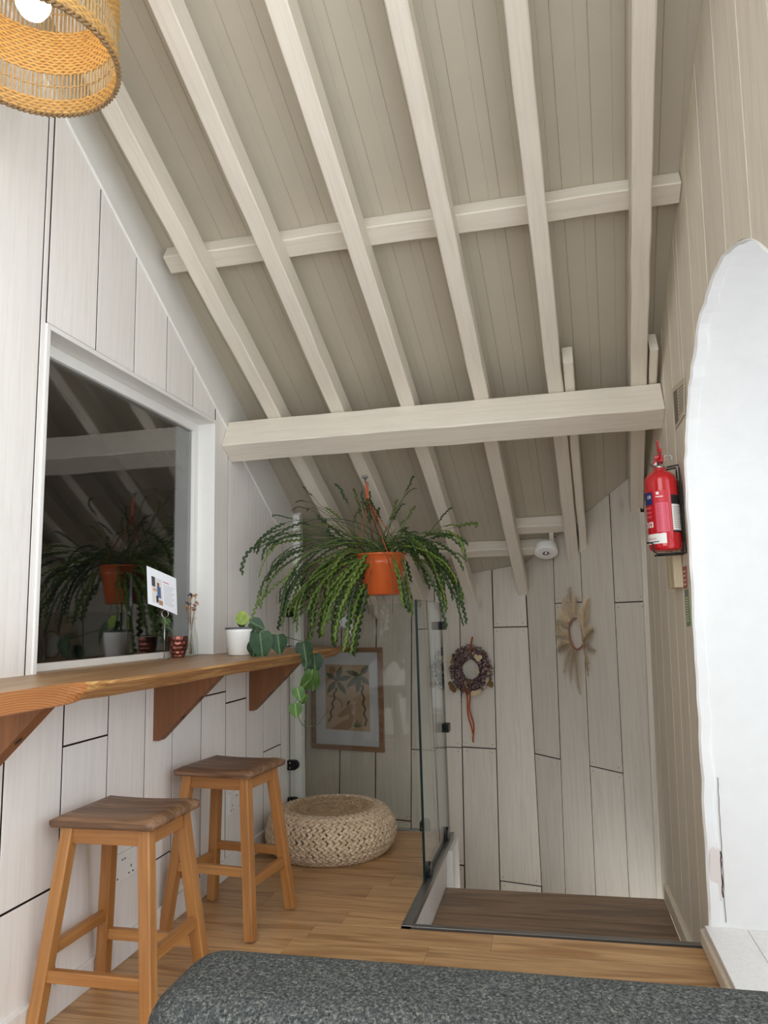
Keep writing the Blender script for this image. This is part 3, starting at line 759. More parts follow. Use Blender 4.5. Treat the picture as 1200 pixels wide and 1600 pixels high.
# --- twin sockets
def socket(Y, label):
    r = empty('power_socket', (XL, Y, 0.2345), label=label, cat='socket', group='white twin sockets on the left wall')
    box('faceplate', 0.0, 0.010, 0, 0.146, 0, 0.086, M['plastic'], r, 0.003)
    for y in (0.030, 0.116):
        box('rocker_switch', 0.0105, 0.0135, y - 0.010, y + 0.010, 0.056, 0.078, M['plastic'], r, 0.0015)
        for (dy, dz, hw_, hh_) in ((0, 0.035, 0.0022, 0.004), (-0.011, 0.016, 0.0036, 0.002), (0.011, 0.016, 0.0036, 0.002)):
            box('pin_slot', 0.0101, 0.0106, y + dy - hw_, y + dy + hw_, dz - hh_, dz + hh_, M['ink'], r)
    for y in (0.066, 0.080): box('usb_port', 0.0101, 0.0106, y - 0.004, y + 0.004, 0.064, 0.068, M['ink'], r)
    return r
socket(2.12, 'white twin wall socket with usb ports behind the nearer stool')
socket(2.972, 'white twin wall socket seen between the legs of the farther stool')

# --- braided pouf
def pouf():
    r = empty('pouf', (-1.035, 3.365, 0), label='round low braided water hyacinth pouf in the back corner', cat='pouf')
    Rm, h = 0.288, 0.186
    prof_ = []
    for k in range(40):
        t = k / 39
        if t < 0.55:
            a = -math.pi * 0.42 + (t / 0.55) * math.pi * 0.92
            rr = Rm - 0.085 + 0.085 * math.cos(a); z = 0.092 + 0.092 * math.sin(a) * 1.0
        else:
            s = (t - 0.55) / 0.45
            rr = (Rm - 0.085) * (1 - s) ; z = 0.184 - 0.010 * min(1, s * 2.2)
        prof_.append((max(rr, 0.004), max(0.004, z)))
    lathe('core', [(max(0.002, a - 0.008), b - 0.008 if b > 0.05 else b + 0.004) for a, b in prof_], plain('dark pouf core', sr(104, 78, 52), 0.9), r, 40)
    # arc length positions for the braid rows
    d = [0]
    for i in range(1, 40): d.append(d[-1] + math.hypot(prof_[i][0] - prof_[i - 1][0], prof_[i][1] - prof_[i - 1][1]))
    step = 0.0265; q = 0.012; rnd = random.Random(9)
    def at_(s):
        for i in range(1, 40):
            if d[i] >= s:
                f = (s - d[i - 1]) / max(1e-9, d[i] - d[i - 1]); a, b = prof_[i - 1], prof_[i]
                tg = Vector((b[0] - a[0], b[1] - a[1])).normalized()
                return a[0] + (b[0] - a[0]) * f, a[1] + (b[1] - a[1]) * f, tg
        return prof_[-1][0], prof_[-1][1], Vector((-1, 0))
    row = 0
    while q < d[-1] - 0.004:
        rr, z, tg = at_(q); nr = Vector((tg.y, -tg.x))
        ncnt = max(6, int(2 * math.pi * rr / 0.0265)); g = Geo(); ph = rnd.random()
        top = q > d[21]
        for half in (-1, 1):
            for k in range(ncnt):
                a = 2 * math.pi * (k + ph + 0.25 * half) / ncnt + rnd.uniform(-.01, .01)
                er = Vector((math.cos(a), math.sin(a), 0)); et = Vector((-math.sin(a), math.cos(a), 0)); ez = Vector((0, 0, 1))
                T = er * tg.x + ez * tg.y; Nn = er * nr.x + ez * nr.y
                c = er * rr + ez * z + T * (half * step * 0.25) + Nn * 0.002
                ax_ = (et + T * half * 0.62).normalized(); bx = Nn.cross(ax_).normalized()
                La, Lb, Lc_ = 0.0205 * rnd.uniform(.92, 1.08), 0.0088, 0.0095 if not top else 0.006
                V = []
                for (f, rad) in ((-1, 0.0), (-0.62, 0.72), (0, 1.0), (0.6, 0.75), (1, 0.0)):
                    if rad == 0.0: V.append(c + ax_ * La * f)
                    else:
                        for s in range(6):
                            an = s * math.pi / 3; V.append(c + ax_ * La * f + bx * Lb * rad * math.cos(an) + Nn * Lc_ * rad * math.sin(an))
                Fc = [(0, 1 + (s + 1) % 6, 1 + s) for s in range(6)]
                for l in range(2):
                    for s in range(6): Fc.append((1 + l * 6 + s, 1 + l * 6 + (s + 1) % 6, 7 + l * 6 + (s + 1) % 6, 7 + l * 6 + s))
                Fc += [(19, 13 + s, 13 + (s + 1) % 6) for s in range(6)]
                g.add(V, Fc)
        g.obj('braid', M['braid_top'] if top else M['braid'], r)
        q += step; row += 1
    return r
M['braid'] = leafmat('dried braid straw', sr(196, 166, 132), sr(240, 220, 192), 55, 0.6, 0.95, 1.08)
M['braid_top'] = leafmat('worn braid straw', sr(168, 138, 102), sr(212, 184, 146), 45, 0.6, 0.92, 1.08)
pouf()

# --- sofa back in the foreground
m, nt, b = newmat('grey tweed')
v = coords(nt, (1, 1, 1), False)
n1 = noise_n(nt, v, 260, 4, 0.85); n2 = noise_n(nt, v, 90, 3, 0.7)
c = ramp(nt, n1, [(0.38, sr(38, 39, 40)), (0.52, sr(84, 86, 83)), (0.70, sr(158, 157, 148))])
c = mixc(nt, ramp(nt, n2, [(0.4, (0, 0, 0, 1)), (0.7, (0.55, 0.55, 0.55, 1))]), c, sr(74, 76, 78))
nt.links.new(c, b.inputs['Base Color']); b.inputs['Roughness'].default_value = 0.95; b.inputs['Specular IOR Level'].default_value = 0.1
bump(nt, b, n1, 0.9, 0.003); M['tweed'] = m
so = empty('sofa', (-0.02, 0.62, 0), label='charcoal tweed sofa whose rounded back fills the foreground', cat='sofa')
def cushion(name, x0, x1, y0, y1, z0, z1, rad, parent, seg=6):
    o = box(name, x0, x1, y0, y1, z0, z1, M['tweed'], parent, rad, seg=seg, smooth=True); return o
cushion('backrest', -0.435, 0.40, 0.135, 0.30, 0.30, 0.632, 0.055, so)
tube('piping_seam', [(-0.40 + 0.77 * k / 12, 0.1365, 0.585) for k in range(13)], 0.0022, plain('dark seam thread', sr(48, 49, 50), 0.9), so)
cushion('seat_cushion', -0.43, 0.395, -0.42, 0.15, 0.26, 0.42, 0.05, so)
box('base', -0.42, 0.385, -0.40, 0.28, 0.10, 0.27, M['tweed'], so, 0.01)
for sx in (-0.38, 0.34):
    for sy in (-0.36, 0.22): box('leg', sx, sx + 0.045, sy, sy + 0.045, 0.0, 0.10, M['leg'], so, 0.003)

# --- frameless glass guard around the stair opening
def glass_panel(name, x0, x1, y0, y1, z0, z1, label):
    o = box(name, -(x1 - x0) / 2, (x1 - x0) / 2, -(y1 - y0) / 2, (y1 - y0) / 2, 0, z1 - z0, [M['glass'], M['glass_edge']])
    o.location = ((x0 + x1) / 2, (y0 + y1) / 2, z0)
    thin = 0 if (x1 - x0) < (y1 - y0) else 1
    for p in o.data.polygons: p.material_index = 0 if abs(p.normal[thin]) > 0.9 else 1
    return tag(o, label, 'glass screen', 'frameless glass guard panels')
GA = 3.70
glass_panel('glass_screen', -0.551, -0.541, 3.0, 3.688, 0.012, 1.10, 'clear glass panel standing on the metal kerb beside the stair opening')
glass_panel('glass_screen', -1.355, -0.555, GA - 0.002, GA + 0.008, 0.012, 1.10, 'wide clear glass panel behind the pouf in front of the framed palm print')
def d_clamp(loc, rot, label, cat='clamp', group='black glass clamps'):
    """D-shaped clamp: flat side on the mount, rounded nose gripping the pane; local x out of the mount, z along pane height, y through the pane"""
    r = empty('glass_clamp', loc, 0, label, cat, group); r.rotation_euler = rot
    for s in (-1, 1):
        pts = [(0, -0.024), (0.028, -0.024)] + [(0.028 + 0.024 * math.cos(a), 0.024 * math.sin(a)) for a in [-math.pi / 2 + math.pi * k / 12 for k in range(1, 12)]] + [(0.028, 0.024), (0, 0.024)]
        y0, y1 = (0.0055, 0.0145) if s > 0 else (-0.0145, -0.0055)
        n = len(pts)
        V = [Vector((a, y, b)) for y in (y0, y1) for (a, b) in pts]
        Fc = [tuple(range(n)), tuple(range(n, 2 * n))] + [(k, (k + 1) % n, n + (k + 1) % n, n + k) for k in range(n)]
        frompy('jaw', V, Fc, M['black'], r)
        for z in (-0.012, 0.012):
            V, Fc = [], []
            yy = 0.0148 * s
            frompy('screw', [Vector((0.010 + 0.0035 * math.cos(a), yy, z + 0.0035 * math.sin(a))) for a in [k * math.pi / 4 for k in range(8)]], [tuple(range(8))], M['chrome'], r)
    box('foot', -0.004, 0.003, -0.0145, 0.0145, -0.024, 0.024, M['black'], r, 0.001)
    return r
# on the left wall post (nose to +X)
for z, lb in ((1.072, 'upper black clamp on the left wall post behind the hanging plant'), (0.30, 'middle black clamp on the left wall post behind the trailing vine'), (0.118, 'lower black clamp on the left wall post above the pouf')):
    d_clamp((XL + 0.004, GA + 0.003, z), (0, 0, 0), lb)
# on the metal kerb and the floor (nose up)
d_clamp((-0.546, 3.075, 0.008), (0, -math.pi / 2, math.pi / 2), 'front black clamp on the metal kerb of the stair opening')
d_clamp((-0.546, 3.575, 0.008), (0, -math.pi / 2, math.pi / 2), 'rear black clamp on the metal kerb of the stair opening')
d_clamp((-0.664, GA + 0.003, 0.008), (0, -math.pi / 2, 0), 'black floor clamp at the foot of the wide glass panel')
# corner connectors between the two panels
for z, lb in ((0.985, 'upper black corner connector between the glass panels'), (0.492, 'lower black corner connector between the glass panels')):
    r = empty('glass_clamp', (-0.546, GA + 0.003, z), 0, lb, 'clamp', 'black glass clamps')
    box('jaw', 0.0065, 0.022, -0.045, 0.02, -0.02, 0.02, M['black'], r, 0.002)
    box('jaw', -0.045, 0.022, 0.0065, 0.02, -0.02, 0.02, M['black'], r, 0.002)
    box('jaw', -0.045, -0.0065, -0.045, -0.0065, -0.02, 0.02, M['black'], r, 0.002)

# --- framed palm print on the back wall
def picture():
    nB = -N_B
    P0 = P_B + nB * 0.022
    c = [hit(px, py, P0, N_B) for px, py in ((487.5, 1013), (598, 1011), (484.5, 1171), (597, 1174))]
    u = [(p - P_B).dot(AX_B) for p in c]
    u0, u1 = (u[0] + u[2]) / 2, (u[1] + u[3]) / 2; z1, z0 = (c[0].z + c[1].z) / 2, (c[2].z + c[3].z) / 2
    W_, H_ = u1 - u0, z1 - z0
    r = empty('framed_print', label='wood framed print of two palm trees on the back wall behind glass', cat='picture')
    o3 = P_B + AX_B * u0 + Vector((0, 0, z0)) + nB * 0.001
    r.matrix_world = axes(o3, AX_B, N_B, Vector((0, 0, 1)))        # local x right, y into the wall, z up
    fw = 0.030
    mf = wood('brown picture frame', sr(166, 132, 104), sr(138, 104, 80), 'x', 5, 0.45)  # frame lightened too, the veil of reflections put into its colour
    for (x0, x1, a, b_) in ((0, W_, 0, fw), (0, W_, H_ - fw, H_), (0, fw, fw, H_ - fw), (W_ - fw, W_, fw, H_ - fw)): box('frame_bar', x0, x1, -0.022, 0, a, b_, mf, r, 0.002)
    box('mat_board', fw - 0.003, W_ - fw + 0.003, -0.010, -0.004, fw - 0.003, H_ - fw + 0.003, plain('white mat board', sr(226, 227, 232), 0.7), r)
    # print, drawn in the units of a 850 x 1240 sheet
    Tm = lambda x, y: ((x - 185) / 850 * W_, (1390 - y) / 1240 * H_)
    lay = [0.0]
    def flat(name, pts, mat, par, d):
        frompy(name, [Vector((*(lambda q: (q[0], -0.0102 - d, q[1]))(Tm(*p)),)) for p in pts], [tuple(range(len(pts)))], mat, par)
    sand, clay, cocoa, green, bark, pale = (plain(n_, sr(*c_), 0.75) for n_, c_ in (('sand print', (202, 174, 144)), ('clay print', (172, 132, 102)), ('cocoa print', (166, 132, 108)), ('palm green print', (108, 114, 100)), ('bark print', (92, 72, 64)), ('pale print', (206, 176, 146))))  # print tones lightened to paint in the reflection veil over the picture
    pr = frompy('print', [Vector((Tm(*p)[0], -0.0102, Tm(*p)[1])) for p in ((358, 358), (880, 362), (880, 1160), (352, 1150))], [(0, 1, 2, 3)], sand, r)
    flat('light_band', [(735, 640), (755, 640), (752, 1155), (728, 1155)], pale, pr, 0.0002)
    flat('hill', [(412, 1148), (500, 1085), (610, 1022), (700, 1000), (655, 1120), (600, 1152)], clay, pr, 0.0002)
    flat('cloud', [(360, 735), (480, 745), (545, 790), (568, 850), (540, 900), (545, 820), (470, 770), (360, 745)], cocoa, pr, 0.0002)
    flat('sun_disc', [(443 + 40 * math.cos(k * math.pi / 12), 425 + 42 * math.sin(k * math.pi / 12)) for k in range(24)], clay, pr, 0.0002)
    def leaf(c, t, wd):
        c, t = Vector(c), Vector(t); d = t - c; nn = Vector((-d.y, d.x)).normalized() * wd
        return [tuple(c)] + [tuple(c + d * f + nn * g) for f, g in ((.25, .7), (.55, 1), (.82, .55))] + [tuple(t)] + [tuple(c + d * f - nn * g) for f, g in ((.82, .45), (.55, .9), (.25, .6))]
    for c, tips, trunk in (((490, 548), ((550, 378), (672, 502), (606, 722), (372, 722), (366, 463)), ((482, 640), (402, 1058))), ((775, 490), ((872, 368), (604, 442), (608, 642), (733, 706), (879, 602)), ((792, 600), (834, 1094)))):
        flat('palm_heart', [(c[0] + 22 * math.cos(k * math.pi / 5), c[1] + 22 * math.sin(k * math.pi / 5)) for k in range(10)], green, pr, 0.0006)
        for t_ in tips: flat('palm_leaf', leaf(c, t_, 36), green, pr, 0.0005)
        a, b_ = Vector(trunk[0]), Vector(trunk[1]); L_, R_ = [], []
        for k in range(25):
            f = k / 24; p = a.lerp(b_, f) + Vector((11 * math.sin(f * 24), 0)); L_.append((p.x - 12, p.y)); R_.append((p.x + 12, p.y))
        flat('palm_trunk', L_ + R_[::-1], bark, pr, 0.0004)
    a, b_ = Vector((505, 1000)), Vector((728, 832)); d = (b_ - a) / 2; m_ = (a + b_) / 2; nn = Vector((-d.y, d.x)).normalized() * 38
    flat('surfboard', [tuple(m_ + d * math.cos(k * math.pi / 12) + nn * math.sin(k * math.pi / 12)) for k in range(24)], clay, pr, 0.0003)
    flat('figure', [(630, 850), (655, 870), (660, 930), (700, 985), (690, 1010), (640, 1020), (625, 940), (612, 880)], cocoa, pr, 0.0005)
    flat('hair', [(612, 870), (615, 820), (635, 798), (652, 800), (645, 825), (625, 850)], plain('dark hair print', sr(70, 56, 52), 0.7), pr, 0.0006)
    for tx, ty in ((665, 1078), (690, 1045), (730, 1015), (775, 1045), (795, 1082)): flat('grass_leaf', leaf((725, 1115), (tx, ty), 9), green, pr, 0.0005)
    box('pane', fw, W_ - fw, -0.016, -0.0145, fw, H_ - fw, M['pic_glass'], r)
picture()

# --- fire extinguisher on its wire bracket
def text_verts(txt, size):
    cu = bpy.data.curves.new('lettering', 'FONT'); cu.body = txt; cu.size = size; cu.align_x = 'LEFT'
    ob = bpy.data.objects.new('lettering', cu); col.objects.link(ob)
    dg = bpy.context.evaluated_depsgraph_get(); dg.update()
    me = bpy.data.meshes.new_from_object(ob.evaluated_get(dg))
    V = [v.co.copy() for v in me.vertices]; Fc = [tuple(p.vertices) for p in me.polygons]
    bpy.data.objects.remove(ob); bpy.data.meshes.remove(me); bpy.data.curves.remove(cu)
    return V, Fc
def extinguisher():
    cx, cy = 0.385, 2.63
    zb_, zs_ = 1.226, 1.458
    r = empty('fire_extinguisher', (cx, cy, zb_), label='red fire extinguisher hanging in a black wire bracket on the right wall', cat='extinguisher')
    rr = 0.0535
    pr = [(0.001, 0.012), (0.03, 0.006), (0.045, 0.0), (0.051, 0.006), (rr, 0.016), (rr, zs_ - zb_), (rr * 0.97, zs_ - zb_ + 0.012), (rr * 0.86, zs_ - zb_ + 0.026), (rr * 0.62, zs_ - zb_ + 0.037), (rr * 0.40, zs_ - zb_ + 0.042), (0.0205, zs_ - zb_ + 0.046), (0.0205, zs_ - zb_ + 0.052), (0.001, zs_ - zb_ + 0.053)]
    lathe('cylinder', pr, M['red'], r, 48)
    A0 = math.degrees(math.atan2(-cy, -cx))                # towards the camera
    def patch(name, a0, a1, z0, z1, mat, par=r, off=0.0004, n=14):
        V = [Vector(((rr + off) * math.cos(R(A0 + a0 + (a1 - a0) * k / n)), (rr + off) * math.sin(R(A0 + a0 + (a1 - a0) * k / n)), z)) for z in (z0, z1) for k in range(n + 1)]
        return frompy(name, V, [(k, k + 1, n + 2 + k, n + 1 + k) for k in range(n)], mat, par, smooth=True, fix=False)
    H_ = zs_ - zb_
    zf = lambda py: H_ * (1.0 - (py - 734) / 124.0)        # label rows
    patch('brand_panel', -95, -34, zf(775), zf(752), M['navy'])
    lab = patch('instruction_label', -28, 22, zf(826), zf(751), M['redprint'])
    patch('pink_panel', -24, 20, zf(825), zf(773), M['pink'], lab, 0.0007)
    rn = random.Random(4)
    for k in range(15):
        z = zf(776 + k * 3.2); patch('text_line', -21, -2 - rn.uniform(0, 4), z - 0.0016, z, M['redprint'], lab, 0.0010, 6); patch('text_line', 2, 17 - rn.uniform(0, 5), z - 0.0016, z, M['redprint'], lab, 0.0010, 6)
    patch('round_pictogram', -19, -9, zf(758), zf(753), M['whiteprint'], lab, 0.0008, 4)
    patch('text_line', -22, 4, zf(762.5), zf(761), M['whiteprint'], lab, 0.0008, 6)
    for k in range(3):
        patch('text_line', -88, -42, zf(782 + k * 8), zf(779.5 + k * 8), M['pink'], r, 0.0007, 6)
    for k in range(2):
        patch('hazard_pictogram', -84 + k * 26, -64 + k * 26, zf(816), zf(806), M['whiteprint'], r, 0.0007, 5); patch('pictogram_mark', -78 + k * 26, -70 + k * 26, zf(814), zf(808), M['redprint'], r, 0.0011, 4)
    patch('white_sticker', -92, 6, zf(846), zf(828), M['whiteprint'])
    patch('text_line', -70, -20, zf(843), zf(841.5), M['ink'], r, 0.0008); patch('text_line', -74, -30, zf(837), zf(836), M['redprint'], r, 0.0008)
    patch('black_panel', 32, 92, zf(776), zf(759), M['ink']); sv = patch('service_label', 32, 92, zf(823), zf(776), M['whiteprint']); patch('black_strip', 32, 92, zf(827), zf(823), M['ink'])
    for k in range(12): patch('text_line', 37, 62 + rn.uniform(0, 22), zf(781 + k * 3.4), zf(780.2 + k * 3.4), M['greyprint'], sv, 0.0008, 6)
    # the visible end of the brand lettering, wrapped round the can
    V, Fc = text_verts('ER', 0.0165)
    wd = max(v.x for v in V); W2 = []
    for v in V:
        a = R(A0 - 38) - (wd - v.x) / rr; W2.append(Vector(((rr + .0009) * math.cos(a), (rr + .0009) * math.sin(a), zf(764) + v.y)))
    frompy('brand_lettering', W2, Fc, M['whiteprint'], r, fix=False)
    z = H_ + 0.053
    lathe('collar', [(0.001, z - 0.002), (0.020, z - 0.002), (0.021, z + 0.004), (0.015, z + 0.008), (0.014, z + 0.022), (0.001, z + 0.022)], M['chrome'], r, 24)
    box('valve_block', -0.014, 0.014, -0.014, 0.014, z + 0.02, z + 0.044, M['red'], r, 0.003)
    lathe('gauge', [(0.001, 0), (0.012, 0), (0.012, 0.009), (0.001, 0.011)], M['chrome'], r, 20).matrix_local = Matrix.Translation((-0.016, -0.012, z + 0.014)) @ Matrix.Rotation(R(90), 4, 'X') @ Matrix.Rotation(R(-35), 4, 'Y')
    bar('squeeze_lever', (0.0, -0.008, z + 0.040), (-0.004, -0.030, z + 0.092), 0.016, 0.006, M['red'], r, 0.002, Vector((1, 0, 0)))
    bar('carry_handle', (0.0, -0.006, z + 0.036), (0.0, -0.060, z + 0.052), 0.014, 0.006, M['red'], r, 0.002, Vector((1, 0, 0)))
    tube('safety_pin_ring', [(0.030 + 0.013 * math.cos(a), -0.004, z + 0.034 + 0.010 * math.sin(a)) for a in [k * math.pi / 9 for k in range(18)]], 0.0014, M['chrome'], r, 6, True)
    tube('safety_pin', [(-0.024, -0.004, z + 0.034), (0.018, -0.004, z + 0.034)], 0.0013, M['chrome'], r, 6)
    tube('nozzle_tube', [(0.0, -0.012, z + 0.03), (-0.012, -0.024, z + 0.026), (-0.022, -0.03, z + 0.012)], 0.0035, M['red'], r, 8)
    k = empty('wire_bracket', (XR(1.35) - 0.002, cy, zb_), label='black wire bracket holding the fire extinguisher', cat='bracket')
    dx = cx - (XR(1.35) - 0.002)
    q = 0.003
    box('wall_plate', -0.004, 0.0, -0.014, 0.014, 0.03, 0.24, M['blackwire'], k, 0.001)
    tube('back_wire', [(dx + 0.02, -0.025, H_ + 0.050), (-0.006, -0.025, H_ + 0.056), (-0.005, -0.028, H_ + 0.04), (-0.005, -0.028, 0.0), (-0.004, -0.028, -0.010), (dx, -0.04, -0.012), (dx - 0.034, -0.045, -0.012), (dx - 0.044, -0.046, -0.004), (dx - 0.046, -0.047, 0.022), (dx - 0.052, -0.047, 0.026), (dx - 0.066, -0.045, 0.026)], q, M['blackwire'], k, 8)
    tube('back_wire', [(dx + 0.02, 0.025, H_ + 0.050), (-0.006, 0.025, H_ + 0.056), (-0.005, 0.028, H_ + 0.04), (-0.005, 0.028, 0.0), (-0.004, 0.028, -0.010), (dx - 0.034, 0.03, -0.012)], q, M['blackwire'], k, 8)
extinguisher()

# --- woven pendant lamp
M['rattan'] = leafmat('golden rattan', sr(204, 156, 84), sr(230, 188, 116), 70, 0.55, 0.95, 1.05)
M['rattan_pale'] = leafmat('pale rattan', sr(190, 160, 112), sr(216, 188, 140), 70, 0.55, 0.95, 1.05)
M['rattan_unlit'] = leafmat('dusty unlit outer rattan', sr(138, 108, 72), sr(176, 142, 98), 60, 0.6, 0.95, 1.05)  # dusty outer rim, with its unlit tone put into the colour
def pendant():
    c = Vector((-1.023, 1.2215, 2.228)); rr = 0.176
    r = empty('pendant_lamp', c, label='round woven rattan pendant lamp with a glowing bulb at the upper left', cat='lamp')
    def rad(z): return rr * (1 - 0.03 * (z / 0.3)) if z < 0.27 else rr * 0.973 * math.sqrt(max(0.08, 1 - ((z - 0.27) / 0.15) ** 2))
    ns = 116
    def weave(name, z0, z1, mat, pitch=0.0075, th=0.0034, amp=0.0028):
        g = Geo(); z = z0; i = 0
        while z <= z1:
            q = rad(z)
            g.tube([(( q + amp * math.cos(math.pi * k + math.pi * i)) * math.cos(2 * math.pi * k / ns), (q + amp * math.cos(math.pi * k + math.pi * i)) * math.sin(2 * math.pi * k / ns), z + 0.0008 * math.sin(k * 1.7)) for k in range(ns)], th, 5, True)
            z += pitch; i += 1
        return g.obj(name, mat, r)
    weave('lower_band', 0.004, 0.034, M['rattan'])
    weave('woven_band', 0.105, 0.215, M['rattan'])
    weave('twined_ring', 0.070, 0.073, M['rattan_pale'], 0.006, 0.0022)
    weave('twined_ring', 0.262, 0.266, M['rattan_pale'], 0.006, 0.0022)
    weave('upper_band', 0.33, 0.40, M['rattan'])
    g = Geo()
    for k in range(2):
        g.tube([((rr + 0.003 + 0.003 * math.cos(a * 46 + math.pi * k)) * math.cos(a), (rr + 0.003 + 0.003 * math.cos(a * 46 + math.pi * k)) * math.sin(a), 0.001 + 0.004 * math.sin(a * 46 + math.pi * k)) for a in [2 * math.pi * q / 420 for q in range(420)]], 0.0034, 5, True)
    g.obj('braided_rim', M['rattan_unlit'], r)
    g = Geo(); rn = random.Random(8)
    for k in range(ns):
        a = 2 * math.pi * k / ns
        for da in (-0.007, 0.007):
            aa = a + da + rn.uniform(-.004, .004); ab = a + da + rn.uniform(-.006, .006)
            g.tube([(rad(z) * math.cos(aa + (ab - aa) * z / 0.3), rad(z) * math.sin(aa + (ab - aa) * z / 0.3), z) for z in (0.0, 0.05, 0.10, 0.16, 0.22, 0.27, 0.31, 0.35, 0.39, 0.414)], 0.0014, 4)
    o = g.obj('stake_cage', M['rattan_pale'], r); o['kind'] = 'stuff'
    lathe('top_ring', [(0.02, 0.412), (0.052, 0.412), (0.052, 0.42), (0.02, 0.42)], M['rattan_unlit'], r, 32, closed=True)
    bz = 0.135
    m, nt, b = newmat('glowing warm bulb'); b.inputs['Base Color'].default_value = (1, .9, .75, 1); b.inputs['Emission Color'].default_value = (1.0, 0.84, 0.60, 1); b.inputs['Emission Strength'].default_value = 11.0
    lathe('bulb', [(0.0005, bz - 0.036), (0.012, bz - 0.034), (0.025, bz - 0.026), (0.034, bz - 0.010), (0.036, bz), (0.034, bz + 0.011), (0.026, bz + 0.027), (0.016, bz + 0.042), (0.0135, bz + 0.052), (0.0005, bz + 0.053)], m, r, 28)
    lathe('lamp_holder', [(0.001, bz + 0.05), (0.0165, bz + 0.05), (0.018, bz + 0.075), (0.018, bz + 0.105), (0.008, bz + 0.115), (0.001, bz + 0.115)], M['ink'], r, 20)
    ztp = rz_(c.y) - c.z
    tube('cord', [(0, 0, bz + 0.11), (0, 0, ztp + 0.02)], 0.003, M['ink'], r, 6)
    lathe('ceiling_cup', [(0.001, ztp - 0.03), (0.03, ztp - 0.03), (0.034, ztp + 0.012), (0.001, ztp + 0.012)], M['plastic'], r, 24)
pendant()

